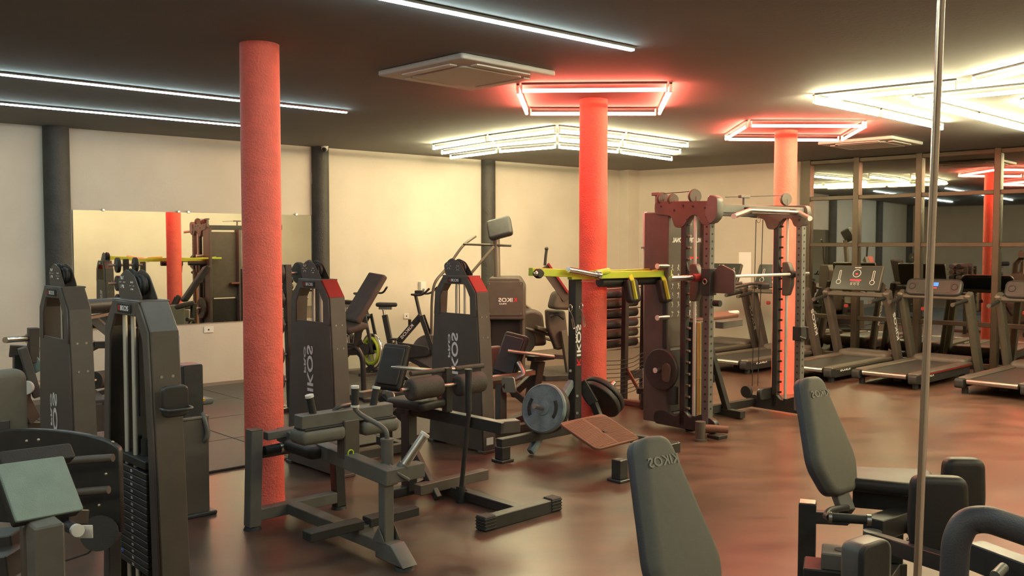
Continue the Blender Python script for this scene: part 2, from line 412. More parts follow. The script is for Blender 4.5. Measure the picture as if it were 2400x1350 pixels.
def tube_light(p0, p1, label, m, group, r=0.015):
    d = p1 - p0; L = d.length; mid = (p0 + p1) / 2
    t = thing('tube_light', label, 'light', (mid.x, mid.y, CEIL - .003), math.atan2(d.y, d.x), group)
    MB().box((0, 0, -0.009), (L, 0.024, 0.018), 0.003).build('batten', 'frame', t)
    for s in (-1, 1): MB().box((s * (L / 2 - 0.006), 0, -0.045), (0.014, 0.026, 0.07), 0.004).build('end_cap', 'white', t)
    MB().cyl((-L / 2 + 0.014, 0, -0.062), (L / 2 - 0.014, 0, -0.062), r, seg=12).build('tube', m, t)
for nm, q in (('middle', [(1213, 212), (1573, 209), (1545, 266), (1235, 266)]), ('farthest', [(1752, 294), (2030, 295), (1972, 328), (1700, 326)])):
    cc = [G(*p, CEIL - 0.062) for p in q]
    sides = ['far side', 'right side', 'near side', 'left side']; sides = ['near side', 'right end', 'far side', 'left end']
    for i in range(4):
        a, b = cc[i], cc[(i + 1) % 4]; d = (b - a).normalized() * 0.03
        tube_light(a + d, b - d, 'red tube light, %s of the frame around the %s red column' % (sides[i], nm), 'e_red', 'red tube frames')
def chev(pts, lab, m='e_warm'):
    for i in range(len(pts) - 1):
        a, b = G(*pts[i], CEIL - 0.062), G(*pts[i + 1], CEIL - 0.062); d = (b - a).normalized() * 0.025
        tube_light(a + d, b - d, lab[i], m, 'warm white tube chevrons', 0.016)
for k, (row, nm) in enumerate((([(1013, 348), (1143, 327), (1306, 305), (1468, 322), (1615, 342)], 'nearest'), ([(1033, 359), (1155, 341), (1306, 325), (1460, 338), (1597, 357)], 'middle'), ([(1053, 370), (1167, 355), (1306, 344), (1452, 356), (1577, 374)], 'farthest'))):
    chev(row, ['warm tube light, %s row of the chevron over the bikes, %s tube' % (nm, q) for q in ('outer left', 'inner left', 'inner right', 'outer right')])
chev([(2250, 201), (1903, 236)], ['warm tube light, upper arm of the chevron pointing left toward the farthest column'], 'e_warm_b')
chev([(1903, 237), (2062, 268), (2211, 301)], ['warm tube light, lower arm of that chevron, piece at its point', 'warm tube light, lower arm of that chevron, outer piece'], 'e_warm_b')
chev([(2560, 128), (2275, 195)], ['warm tube light at the right edge continuing the upper arm'], 'e_warm_b')
chev([(2500, 202), (2136, 238)], ['warm tube light, upper arm of the second chevron'], 'e_warm_b')
chev([(2136, 239), (2292, 276), (2460, 318)], ['warm tube light, lower arm of the second chevron, piece at its point', 'warm tube light, lower arm of the second chevron, outer piece'], 'e_warm_b')
chev([(2600, 222), (2390, 246), (2560, 290)], ['warm tube light, upper arm of the third chevron', 'warm tube light, lower arm of the third chevron'], 'e_warm_b')

# the strips and chevrons of the room go on behind the viewer
for k, (x, y) in enumerate(((1.0, .8), (-3.5, .5))):
    c_ = V((x, y, CEIL)); strip(c_ - U * 2.5, c_ + U * 2.5, ('cool white strip light on the ceiling just above the viewer', 'cool white strip light out of view to the left of the viewer')[k])
for k, (x, y) in enumerate(((5.6, 4.9), (4.0, 2.9), (7.4, 6.6), (-2.5, -.2))):
    for s in (-1, 1):
        c_ = V((x, y, CEIL - .062)); tube_light(c_ + U * s * .05, c_ + U * s * 1.2 + N * .35, 'warm tube light out of view %s, %s piece' % (('right of the viewer, middle pair', 'right of the viewer, nearest pair', 'right of the viewer by the glass front', 'left behind the viewer')[k], 'near' if s < 0 else 'far'), 'e_warm_b', 'warm white tube chevrons', 0.016)

# air conditioner cassettes
def cassette(c, label):
    t = thing('ceiling_cassette', label, 'air conditioner', (c.x, c.y, CEIL - .003), UA + math.radians(2), 'ceiling cassettes')
    MB().slab((0, 0, -0.02), (1, 0, 0), (0, 1, 0), rrect(0.95, 0.95, 0.03), 0.04, 0.012).build('panel', 'cassette', t)
    for a in range(4):
        R = Matrix.Rotation(a * PI / 2, 3, 'Z')
        MB().obox(R @ V((0, 0.37, -0.044)), R @ V((0.27, 0, 0)), R @ V((0, 0.035, 0)), V((0, 0, 0.006)), 0.004).build('louver', 'white', t)
    MB().slab((0, 0, -0.046), (1, 0, 0), (0, 1, 0), rrect(0.60, 0.60, 0.05), 0.014, 0.006).build('grille', 'cassette', t)
cc = (G(890, 175, CEIL - .03) + G(1075, 132, CEIL - .03) + G(1298, 175, CEIL - .03) + G(1110, 208, CEIL - .03)) / 4
cassette(cc, 'white square ceiling cassette left of the red framed middle column')
cassette((G(1915, 337, CEIL - .03) + G(2165, 337, CEIL - .03)) / 2, 'white ceiling cassette above the glazed front')

# mirror joint near the viewer: thin polished edge from floor to ceiling
q0, q1 = P(2150, 1350, 1.05), P(2206, 0, 1.05); dd = (q1 - q0) / (q1.z - q0.z)
lo = q0 - dd * q0.z; hi = q1 + dd * (CEIL - q1.z)
struct(MB().tube([lo, hi], 0.0045, 12).build('trim_3', 'edge'))

# ------------------------------------------------------------------ weight stack towers
ZL = [(0.36, 0.0), (0.305, 0.85), (0.265, 1.32), (0.155, 1.45)]      # half width at height
def half(z):
    for (a, z0), (b, z1) in zip(ZL, ZL[1:]):
        if z <= z1: return a + (b - a) * (z - z0) / (z1 - z0)
    return ZL[-1][0]
def tower(F, name, label, stack=False, y0=0.35, red=False, open_front=False, logo_z=(0.45, 0.97), label_tag=False):
    """F: frame at the near front corner, the wide face lies in x=0 and looks toward -x"""
    t = F.thing(name, label, 'weight machine', 'selectorized weight machines')
    D = 0.13; cy = 0.35
    for s in (-1, 1):
        sp = MB()
        for (a, z0), (b, z1) in list(zip(ZL, ZL[1:]))[:2 if (red and s < 0) else 3]:
            p0 = V((D / 2, cy + s * a, z0)); p1 = V((D / 2, cy + s * b, z1)); e = (p1 - p0).normalized() * 0.006
            sp.bar(p0 + (e * 0 if z0 == 0 else -e), p1 + e, D, 0.018, 0.004, up=V((0, s, 0)))
        sp.box((D / 2, cy + s * 0.335, 0.012), (D + 0.03, 0.08, 0.024), 0.004)
        sp.build('side_panel', 'shell', t)
        for z in (1.12, 0.95):
            MB().cyl((D * .3, cy + s * (half(z) + 0.008), z), (D * .3, cy + s * (half(z) + 0.012), z), 0.007, seg=8).build('bolt', 'steel', t)
            MB().cyl((D * .7, cy + s * (half(z) + 0.008), z), (D * .7, cy + s * (half(z) + 0.012), z), 0.007, seg=8).build('bolt', 'steel', t)
        if red and s < 0:
            MB().bar((D / 2, cy - 0.265, 1.32), (D / 2, cy - 0.157, 1.45), D, 0.02, 0.004, up=V((0, -1, 0))).build('shoulder_panel', 'redp', t)['label'] = 'red shoulder panel'
        # stile of the front window
        o = [(cy + s * (half(z)), z) for z in (1.12, 1.2, 1.32, 1.45)] + [(cy + s * 0.10, 1.45), (cy + s * 0.13, 1.385), (cy + s * 0.195, 1.28), (cy + s * 0.20, 1.12)]
        if open_front:
            o = [(cy + s * half(z), z) for z in (0.0, .85, 1.32, 1.45)] + [(cy + s * 0.10, 1.45), (cy + s * 0.13, 1.385), (cy + s * 0.20, 1.28), (cy + s * 0.24, 0.85), (cy + s * 0.28, 0.0)]
        MB().prism((-0.004, 0, 0), (0, 1, 0), (0, 0, 1), o, 0.012).build('front_stile', 'shell', t)
    MB().prism((-0.004, 0, 0), (0, 1, 0), (0, 0, 1), [(cy - .13, 1.385), (cy + .13, 1.385), (cy + .12, 1.45), (cy - .12, 1.45)], 0.014).build('top_plate', 'shell', t)
    MB().box((D / 2, cy, 1.452), (D + 0.015, 0.33, 0.012), 0.004).build('top_cap', 'shell', t)
    if not open_front:
        MB().prism((-0.002, 0, 0), (0, 1, 0), (0, 0, 1), [(cy - .355, .02), (cy + .355, .02), (cy + .30, .85), (cy + .28, 1.14), (cy - .28, 1.14), (cy - .30, .85)], 0.01).build('front_cover', 'shell', t)
        MB().prism((D - 0.004, 0, 0), (0, 1, 0), (0, 0, 1), [(cy - .355, .02), (cy + .355, .02), (cy + .30, .85), (cy + .28, 1.10), (cy - .28, 1.10), (cy - .30, .85)], 0.008).build('rear_cover', 'shell', t)
    # badge under the cap
    bd = MB().slab((-0.013, cy, 1.418), (0, 1, 0), (0, 0, 1), rrect(0.17, 0.042, 0.012), 0.006, 0.002).build('badge', 'rubber', t)
    k = logo(bd, (-0.018, cy, 1.418), (0, -1, 0), (0, 0, 1), 0.13, 0.024)
    # pulleys on top
    br = MB()
    for x in (0.03, 0.10): br.prism((x, 0, 0), (0, 1, 0), (0, 0, 1), fillet([(cy - .12, 1.455), (cy + .17, 1.455), (cy + .19, 1.55), (cy + .08, 1.60), (cy - .02, 1.57)], 0.03), 0.005)
    br.build('pulley_bracket', 'shell', t)
    for y, z, r in ((cy + .12, 1.535, 0.055), (cy + 0.0, 1.52, 0.045)):
        pl = MB().cyl((0.045, y, z), (0.085, y, z), r, seg=20).ring((0.065, y, z), (1, 0, 0), r + .002, 0.008, 24, 6).build('pulley', 'rubber', t)
        h = MB()
        for a in range(6):
            d = V((0, math.cos(a * PI / 3), math.sin(a * PI / 3))); h.bar(V((0.0245, y, z)) + d * .015, V((0.0245, y, z)) + d * (r - .022), 0.003, 0.006, 0.001, up=V((1, 0, 0)))
        h.build('pulley_spoke', 'letter', pl)
    for y in (cy - .045, cy + .06):
        MB().tube([(.03 if open_front else D * .5, y + (.05 if open_front else 0), 0.06), (.03 if open_front else D * .5, y + (.05 if open_front else 0), 1.445)], 0.011, 10).build('guide_rod', 'rod', t)
    MB().tube([(D * .4, cy + .01, 0.9), (D * .4, cy + .01, 1.45)], 0.004, 6).build('cable', 'rubber', t)
    if open_front:
        MB().prism((D - .004, 0, 0), (0, 1, 0), (0, 0, 1), [(cy - .355, .02), (cy + .355, .02), (cy + .30, .85), (cy + .28, 1.30), (cy - .28, 1.30), (cy - .30, .85)], 0.008).build('rear_cover', 'shell', t)
        for i in range(15):
            z = 0.20 + i * 0.032
            wp = MB().box((D * .45, cy, z), (0.10, 0.34, 0.0285), 0.003).build('weight_plate', 'plateb', t)
            text(str(5 + 5 * (14 - i)), wp, (D * .45 - 0.0515, cy + .005, z), (0, -1, 0), (0, 0, 1), 0.022, 0.012, 'letter', 'numeral')
        MB().box((D * .45, cy, 0.70), (0.11, 0.35, 0.04), 0.004).build('head_plate', 'rubber', t)
        for y in (cy - .045, cy + .06): MB().cyl((D * .45, y, .72), (D * .45, y, .80), 0.022, seg=14).build('plate_bushing', 'rubber', t)
        MB().cyl((-0.03, cy + .03, 0.27), (-0.09, cy + .03, 0.27), 0.012, seg=12).build('selector_pin', 'e_blue' if False else mat('blue_pin', (0.25, 0.30, 0.90), 0.3), t)
        for y in (cy - .12, cy + .12): MB().cyl((D * .45, y, 0), (D * .45, y, .185), 0.03, seg=12).build('stack_bumper', 'rubber', t)
    else:
        L = logo_z[1] - logo_z[0]
        logo(t, (-0.009, cy + .0, sum(logo_z) / 2), (0, 0, 1), (0, -1, 0), L, 0.085)
        text('PRO', t, (-0.009, cy + .075, logo_z[1] - .12), (0, 0, 1), (0, -1, 0), 0.20, 0.028)
    if label_tag: MB().box((D * .45, -0.0195, 0.1), (0.075, 0.003, 0.06), 0.001).build('label_plate', 'white', t)['label'] = 'white sticker'
    return t

def rpad(mb, c, ex, ey, w, h, th, r=0.04, dome=0.006): return mb.slab(c, ex, ey, rrect(w, h, r, 5), th, th * .38, 4, dome)
def disc_foot(t, x, y): MB().cyl((x, y, 0), (x, y, 0.018), 0.055, 0.045, 20).build('rubber_foot', 'rubber', t)

def leg_seat(t, ox, oy, k=''):
    """seat unit of a leg machine, placed in the tower frame: back pad, arm rest, post, seat, frame"""
    o = V((ox, oy, 0)); q = lambda x, y, z: o + V((x, y, z))
    lean = V((-0.30, 0.02, 0.95)).normalized()
    nrm = V((0.75, 0.60, 0.25)); ax = V((0.62, -0.78, 0.05)).normalized()
    rise = V((0.20, -0.20, 0.95)).normalized(); ax = (ax - rise * ax.dot(rise)).normalized()
    b = MB(); rpad(b, q(0, 0, 0.74), ax, rise, 0.27, 0.52, 0.07); b.build('back_pad', 'vinyl', t)
    s = MB(); nb = ax.cross(rise); rpad(s, q(0, 0, 0.74) + nb * 0.045 * (1 if nb.dot(U) < 0 else -1) * -1, ax, rise, .22, .46, .02, dome=0); s.build('pad_backing', 'frame', t)
    MB().bar(q(0.02, 0.05, .70), q(.16, .10, .42), .05, .07).build('pad_strut', 'frame', t)
    rp = MB(); rpad(rp, q(.24, .10, .47), (1, 0, 0), (0, 1, 0), .42, .36, .07); rp.build('seat', 'vinyl', t)

# tower C and D with their seat units
FC = Fr(G(790, 1122)); FD = Fr(G(1132, 1064))
tC = tower(FC, 'leg_machine', 'charcoal weight machine right of the nearest red column, bench pad behind it', red=True, logo_z=(0.50, 0.96))
tD = tower(FD, 'leg_machine', 'charcoal weight machine in front of the stair climber, white sticker at its foot', red=True, logo_z=(0.52, 0.98), label_tag=True)

def seat_unit(t, F, padpx, arm, post, beam, lowbeam, Yp):
    pc = F.L(P(*padpx[0], Yp)); top = F.L(P(*padpx[1], Yp + .05)); bot = F.L(P(*padpx[2], Yp - .08))
    rise = (top - bot).normalized(); ax = F.L(V(F.o) + V((0.93, -0.36, 0))).normalized(); ax = (ax - rise * ax.dot(rise)).normalized(); nb = ax.cross(rise)
    b = MB(); rpad(b, (top + bot) / 2, ax, rise, 0.25, (top - bot).length, 0.07, 0.035); b.build('back_pad', 'vinyl', t)
    s = MB(); rpad(s, (top + bot) / 2 + nb * .045, ax, rise, .20, (top - bot).length * .8, .02, .02, 0); s.build('pad_backing', 'frame', t)
    return top, bot, ax, rise
# machine C seat unit
top, bot, ax, rise = seat_unit(tC, FC, [(918, 858), (934, 808), (908, 915)], None, None, None, None, 7.55)
Y = 7.5
q = lambda px, py, Y, F=FC: F.L(P(px, py, Y))
MB().bar(q(925, 860, 7.3), q(1005, 868, 7.0), .08, .02).build('arm_rest', 'steel', tC)
MB().bar(q(845, 925, 7.5), q(958, 905, 7.9), .06, .05).build('seat_beam', 'steel', tC)
b = MB(); rpad(b, q(925, 920, 7.8), (1, 0, 0), (0, 1, 0), .34, .34, .07); b.build('seat', 'vinyl', tC)
MB().tube([q(936, 870, 7.6), q(958, 893, 7.5), q(990, 925, 7.3)], .016, fil=.05).build('lever_tube', 'frame', tC)
MB().bar(q(905, 935, 7.6), q(905, 1055, 7.7), .08, .08).build('seat_post', 'frame', tC)
MB().bar(q(890, 930, 7.4), q(950, 985, 7.3), .03, .06).build('link_arm', 'frame', tC)
pp = MB().slab(q(912, 942, 7.35), (0, 1, 0), (0, 0, 1), fillet([(-.09, -.07), (.09, -.09), (.09, .09), (-.07, .09)], .04), .012, .003)
pp.build('cam_plate', 'steel', tC)
base = q(905, 1055, 7.7); base.z = .05
MB().bar((0.14, .35, .05), (base.x, .35, .05), .07, .07).build('base_beam', 'frame', tC)
MB().bar((base.x, base.y - .3, .05), (base.x, max(base.y, .35) + .1, .05), .07, .07).build('cross_beam', 'frame', tC)
# machine D seat unit
top, bot, ax, rise = seat_unit(tD, FD, [(1195, 832), (1214, 783), (1178, 886)], None, None, None, None, 8.75)
q = lambda px, py, Y: FD.L(P(px, py, Y))
b = MB(); rpad(b, q(1150, 862, 8.9), (1, 0, 0), (0, 0, 1), .26, .42, .06); b.build('side_pad', 'olive', tD)
MB().bar(q(1190, 822, 8.6), q(1300, 836, 8.6), .10, .02).build('arm_rest', 'steel', tD)
MB().slab(q(1268, 838, 8.75), (1, 0, 0), (0, 1, 0), rrect(.28, .12, .02), .05, .01).build('pivot_housing', 'frame', tD)
MB().bar(q(1262, 845, 8.8), q(1232, 1010, 8.85), .11, .09).build('seat_post', 'shell', tD)
MB().bar(q(1145, 888, 8.5), q(1252, 872, 8.75), .06, .05).build('seat_beam', 'steel', tD)
MB().bar(q(1250, 880, 8.8), q(1200, 925, 8.6), .05, .07).build('brace', 'frame', tD)
MB().bar(q(1180, 900, 8.4), q(1235, 945, 8.4), .035, .055).build('link_arm', 'frame', tD)
MB().bar(q(1174, 900, 8.5), q(1174, 1015, 8.35), .08, .08).build('front_post', 'frame', tD)
MB().slab(q(1193, 902, 8.35), (0, 1, 0), (0, 0, 1), fillet([(-.10, -.06), (.08, -.08), (.10, .06), (-.07, .08)], .03), .012, .003).build('cam_plate', 'steel', tD)
MB().tube([q(1215, 850, 8.6), q(1232, 878, 8.5), q(1205, 890, 8.5)], .022, fil=.06).build('lever_tube', 'steel', tD)
MB().box(q(1172, 1003, 8.35), (.17, .12, .02)).build('foot_plate', 'steel', tD)
a1 = q(1174, 1015, 8.35); a2 = q(1232, 1010, 8.85)
MB().bar((0.13, .35, .06), (a2.x, .35, .06), .08, .08).build('base_beam', 'frame', tD)
MB().bar((a1.x, a1.y, .05), (a2.x, a2.y, .05), .08, .08).build('cross_beam', 'frame', tD)
MB().bar((a2.x, a2.y - .2, .05), (a2.x, .45, .05), .08, .08).build('cross_beam', 'frame', tD)

# near tower B with open weight stack, tower A behind it
FB = Fr((-1.56, 4.02)); 
tB = tower(FB, 'cable_weight_tower', 'open charcoal weight tower nearest the viewer on the left, plates and two guide rods showing', open_front=True)
hb = MB(); hb.slab((.06, -.03, 1.02), (1, 0, 0), (0, 0, 1), rrect(.12, .14, .03), .03, .008); hb.build('bottle_holder', 'frame', tB)
MB().tube([(0.0, -.02, .99), (0, -.10, .99), (.12, -.10, .99), (.12, -.02, .99)], .007, fil=.04).build('holder_ring', 'frame', tB)
FA = Fr((-2.60, 5.42))
tA = tower(FA, 'rear_weight_tower', 'brown-lit closed weight tower at far left in front of the first black wall column', logo_z=(0.25, .80))

# ------------------------------------------------------------------ seat tower behind B (black box post, pad, handle)
Fs = Fr(G(420, 1208, 0), 43)
ts = Fs.thing('seated_press_machine', 'black seat post with side handle between open weight tower and nearest red column', 'weight machine')
MB().box((.075, 0, .31), (.17, .20, .62), .008).build('lower_housing', 'shell', ts)
MB().box((.07, 0, .79), (.13, .17, .34), .008).build('upper_housing', 'frame', ts)
MB().box((.075, 0, .012), (.24, .26, .024), .006).build('base_plate', 'frame', ts)
MB().box((.07, 0, .625), (.18, .21, .02), .005).build('collar', 'steel', ts)
b = MB(); rpad(b, Fs.L(P(432, 900, 6.1)), (0.9, 0.45, 0), (-.05, 0, 1), .15, .27, .09); b.build('back_pad', 'vinyl', ts)
MB().slab(Fs.L(P(452, 940, 5.85)), (1, 0, 0), (0, 1, 0), rrect(.20, .20, .03), .035, .01).build('side_tray', 'graym', ts)
MB().box(Fs.L(P(466, 938, 5.8)), (.07, .05, .025), .005).build('yellow_glint', mat('glint_yellow', (.75, .45, .05), .3), ts)  # yellow glint on the tray, painted as a small coloured block
a, b2 = P(463, 960, 5.8), P(455, 1036, 5.85)
MB().tube([Fs.L(P(466, 962, 5.8)), Fs.L(P(478, 975, 5.75)), Fs.L(P(488, 1015, 5.75)), Fs.L(P(482, 1033, 5.75)), Fs.L(P(448, 1040, 5.85))], .015, fil=.05).build('side_handle', 'graym', ts)

# ------------------------------------------------------------------ rear left frame machine with pegs and rollers
Fl = Fr(G(140, 985), 43); 
tl = Fl.thing('plate_loaded_press', 'plate-loaded press frame behind the left weight towers, bare chrome pegs and thick rollers', 'weight machine')
q = lambda px, py, Y: Fl.L(P(px, py, Y))
YL = 6.9
for (a, b2, r, m, n) in (((12, 797), (70, 793), .022, 'chrome', 'weight_peg'), ((-40, 873), (35, 873), .022, 'chrome', 'weight_peg'), ((18, 932), (50, 928), .017, 'chrome', 'weight_peg')):
    MB().cyl(q(*a, YL - .3), q(*b2, YL), r, seg=14).cyl(q(b2[0] - 2, b2[1], YL - .01), q(b2[0] + 4, b2[1], YL + .03), r * 1.8, seg=14).build(n, m, tl)
MB().bar(q(78, 768, YL), q(78, 850, YL), .07, .07).build('peg_post', 'shell', tl)
MB().bar(q(40, 990, YL), q(42, 830, YL), .06, .06).build('upright', 'frame', tl)
MB().bar(q(62, 1000, YL + .2), q(58, 830, YL + .2), .06, .06).build('upright', 'frame', tl)
MB().bar(q(22, 822, YL), q(92, 826, YL + .1), .07, .09).build('cross_head', 'shell', tl)
MB().bar(q(52, 815, YL - .1), q(88, 930, YL), .05, .06).build('brace', 'graym', tl)
MB().bar(q(72, 835, YL), q(92, 870, YL), .03, .10).build('gusset', 'teal', tl)
MB().cyl(q(55, 912, YL - .15), q(95, 905, YL + .2), .045, seg=18).build('pivot_sleeve', 'graym', tl)
MB().cyl(q(60, 909, YL - .18), q(64, 908, YL - .14), .05, seg=18).build('pivot_cap', 'white', tl)
MB().bar(q(46, 925, YL - .1), q(78, 985, YL), .06, .10).build('lower_link', 'shell', tl)
MB().bar(q(45, 1000, YL - .1), q(110, 1000, YL + .2), .08, .07).build('base_beam', 'frame', tl)
# right side of it, between the two towers
MB().cyl(q(188, 720, 6.6), q(276, 714, 7.1), .055, seg=20).build('roller_pad', 'vinyl', tl)
MB().bar(q(188, 748, 6.7), q(278, 730, 7.1), .05, .03).build('roller_rail', 'steel', tl)
MB().bar(q(212, 742, 6.9), q(268, 790, 6.9), .05, .06).build('diagonal_arm', 'steel', tl)
MB().cyl(q(262, 786, 6.85), q(270, 800, 6.85), .045, seg=14).build('joint', 'shell', tl)
b = MB(); rpad(b, q(201, 790, 6.9), (.6, -.8, 0), (0, 0, 1), .10, .24, .06, .02); b.build('knee_pad', 'vinyl', tl)
MB().bar(q(195, 822, 6.9), q(222, 808, 6.9), .07, .07).bar(q(222, 808, 6.9), q(265, 808, 6.95), .06, .05).build('lever', 'shell', tl)
MB().bar(q(262, 800, 6.9), q(262, 870, 6.9), .07, .07).build('roller_post', 'frame', tl)
MB().cyl(q(220, 892, 6.6), q(272, 884, 6.95), .065, seg=20).build('roller_pad', 'foam', tl)
MB().cyl(q(193, 893, 6.5), q(222, 892, 6.6), .022, seg=14).cyl(q(193, 872, 6.8), q(214, 870, 6.8), .035, seg=14).build('roller_axle', 'steel', tl)
MB().bar(q(198, 918, 6.7), q(234, 950, 6.4), .10, .08).bar(q(228, 945, 6.4), q(228, 1010, 6.4), .07, .10).build('seat_frame', 'graym', tl)
MB().bar(q(205, 925, 7.2), q(270, 912, 7.4), .06, .04).bar(q(205, 942, 7.2), q(270, 934, 7.4), .04, .04).build('base_rail', 'frame', tl)
MB().tube([q(248, 946, 6.3), q(258, 960, 6.3), q(268, 1000, 6.3)], .018, fil=.03).cyl(q(246, 942, 6.3), q(249, 948, 6.3), .021).build('hand_grip', 'graym', tl)

# ------------------------------------------------------------------ step machine at the bottom left
Fk = Fr((-1.50, 3.10), 43)
tk = Fk.thing('kneeling_leg_machine', 'machine with square grey rubber step top, cyan lamp sheen painted in, at the bottom left corner', 'weight machine')
q = lambda px, py, Y: Fk.L(P(px, py, Y))
c = [P(-5, 1092, 2.84), P(152, 1068, 3.02), P(190, 1198, 2.93), P(34, 1224, 2.75)]
cw = sum(c, V((0, 0, 0))) / 4; ex = ((c[1] - c[0]) + (c[2] - c[3])).normalized(); ey = ((c[0] - c[3]) + (c[1] - c[2])).normalized(); ey = (ey - ex * ey.dot(ex)).normalized()
wd = ((c[1] - c[0]).length + (c[2] - c[3]).length) / 2; hh = ((c[0] - c[3]).length + (c[1] - c[2]).length) / 2
def dL(F, d): return V((V(d).dot(F.ex), V(d).dot(F.ey), d[2]))
pn = ex.cross(ey)
MB().slab(Fk.L(cw), dL(Fk, ex), dL(Fk, ey), rrect(wd, hh, .008), .012, .003).build('step_top', 'teal', tk)
MB().slab(Fk.L(cw - pn * .022), dL(Fk, ex), dL(Fk, ey), rrect(wd * .99, hh * 1.0, .012), .03, .006).build('step_board', 'rubber', tk)
MB().slab(Fk.L(P(84, 1072, 3.08)), dL(Fk, ex), dL(Fk, ey), rrect(.25, .06, .012), .04, .006).build('top_bracket', 'rubber', tk)
MB().bar(q(105, 1222, 2.80), (q(112, 1350, 2.84).x, q(112, 1350, 2.84).y, 0.0), .10, .085, .006, up=V((1, 0, 0))).build('post', 'graym', tk)
MB().bar(q(62, 1226, 2.84), (q(66, 1350, 2.9).x, q(66, 1350, 2.9).y, 0.0), .05, .03, .006, up=V((1, 0, 0))).build('post_flange', 'shell', tk)
bx = q(95, 1350, 2.85)
MB().box((bx.x, bx.y, .03), (.7, .12, .06)).build('base_beam', 'frame', tk)
MB().cyl(q(150, 1228, 3.0), q(180, 1243, 2.86), .020, .018, 18).build('roller', 'piping', tk)
MB().cyl(q(178, 1242, 2.87), q(183, 1244, 2.845), .0195, seg=18).build('roller_cap', 'white', tk)
MB().cyl(q(145, 1225, 3.02), q(151, 1229, 2.99), .023, seg=18).build('roller_cap', 'steel', tk)
MB().box(q(201, 1246, 2.9), (.045, .004, .042), .001, rz=-UA).build('sticker', 'white', tk)
MB().bar(q(150, 1212, 2.95), q(195, 1212, 3.1), .04, .05).build('bracket', 'frame', tk)
MB().bar(q(-60, 1275, 3.0), q(50, 1262, 3.0), .12, .06).build('side_beam', 'frame', tk)
MB().bar(q(-60, 1325, 2.9), q(45, 1315, 2.9), .14, .08).build('side_beam', 'frame', tk)

# curved cam housing behind the step
Fh = Fr((-1.95, 3.75), 43)
th_ = Fh.thing('curved_guard_machine', 'dark machine with big curved guard plates behind the square step top', 'weight machine')
q = lambda px, py, Y: Fh.L(P(px, py, Y))
def arcplate(cx, cy, W, H, Y, th, name, m):
    pts = []
    tl_, tr = P(cx - W / 2, cy, Y), P(cx + W / 2, cy, Y); ww = (tr - tl_).length; hh = H / FPX * Y
    o = [(-ww / 2, -hh), (ww / 2, -hh)] + [(ww / 2 * math.cos(a), 0.10 * ww * math.sin(a) - 0.0) for a in [k * PI / 16 for k in range(17)]]
    mid = (tl_ + tr) / 2
    d = V((.97, -.24, 0)).normalized()
    return MB().slab(Fh.L(mid), dL(Fh, d), V((0, 0, 1)), o, th, .006).build(name, m, th_)
arcplate(110, 1045, 400, 190, 3.75, .03, 'guard_plate', 'frame')
for px, py, W in ((165, 1085, 260), (175, 1160, 220)):
    a, b2 = P(px - W / 2, py + 12, 3.62), P(px + W / 2 - 30, py - 12, 3.58); m_ = P(px, py - 6, 3.6)
    MB().tube([Fh.L(a), Fh.L(m_), Fh.L(b2)], .016, fil=.2).build('guard_rib', 'shell', th_)
for p in ((62, 1034), (90, 1031), (264, 1036), (248, 1111), (232, 1184)):
    MB().sphere(q(*p, 3.58), .006, 6).build('bolt', 'steel', th_)
b = MB().cyl(q(243, 1245, 3.75), q(232, 1250, 3.6), .07, seg=22); b.build('wheel', 'rubber', th_)
MB().bar(q(180, 1210, 3.72), q(262, 1205, 3.72), .06, .10).build('link_bar', 'frame', th_)
MB().bar(q(265, 1060, 3.8), (q(262, 1350, 3.8).x, q(262, 1350, 3.8).y, 0), .05, .05).build('rear_post', 'frame', th_)
MB().bar(q(-30, 1060, 3.8), (q(-30, 1350, 3.8).x, q(-30, 1350, 3.8).y, 0), .07, .07).build('rear_post', 'frame', th_)
b = MB(); rpad(b, q(0, 960, 3.9), (1, .3, 0), (0, 0, 1), .22, .34, .08, .06); b.build('back_pad', 'olive', th_)
MB().bar(q(5, 985, 3.88), q(5, 1100, 3.86), .05, .05).build('pad_post', 'frame', th_)
MB().tube([q(150, 1315, 3.6), q(205, 1297, 3.6), q(245, 1265, 3.68)], .004, 6).build('cable', 'rubber', th_)

# ------------------------------------------------------------------ seated calf machine in the middle foreground
F = Fr(G(592, 1240))
t = F.thing('seated_calf_machine', 'seated calf machine with padded thigh bar and angled chrome weight horn in the foreground', 'weight machine')
S7 = .078
MB().bar((0, 0, 0.018), (0.02, 0, .60), S7, S7, .005, up=V((0, 1, 0))).build('rear_post', 'graym', t)
MB().box((.02, 0, .602), (S7, S7, .006), .002).build('post_cap', 'shell', t)
MB().bar((.62, .02, .018), (.60, .02, .42), .07, .07, .005, up=V((0, 1, 0))).build('rear_post', 'frame', t)
MB().bar((.03, .0, .085), (.58, .01, .085), .07, .07).build('rear_beam', 'graym', t)
for x, y in ((0, 0), (.62, .02)): disc_foot(t, x, y)
sx_ = .26
MB().bar((sx_, -.02, .085), (sx_, -1.10, .085), .085, .065).build('spine', 'graym', t)
MB().slab((sx_, -1.10, .075), (0, -1, 0), (0, 0, 1), fillet([(-.12, .04), (.02, .05), (.14, -.05), (-.12, -.05)], .01), .095, .005).build('end_wedge', 'graym', t)
disc_foot(t, sx_, -1.18)
for s in (-1, 1):
    MB().bar((sx_ + s * .02, -.80, .165), (sx_ + s * .36, -.80, .165), .085, .05).build('foot_rest', 'rubber', t)
MB().box((sx_, -.80, .13), (.10, .06, .05)).build('foot_rest_bracket', 'graym', t)
MB().bar((sx_, -1.02, .11), (sx_, -1.02, .48), .062, .062, .005, up=V((0, 1, 0))).build('front_post', 'graym', t)
for s in (-1, 1): MB().prism((sx_ + s * .05, -1.02, .15), (0, 1, 0), (0, 0, 1), [(-.06, -.035), (.06, -.035), (0, .05)], .006).build('gusset', 'graym', t)
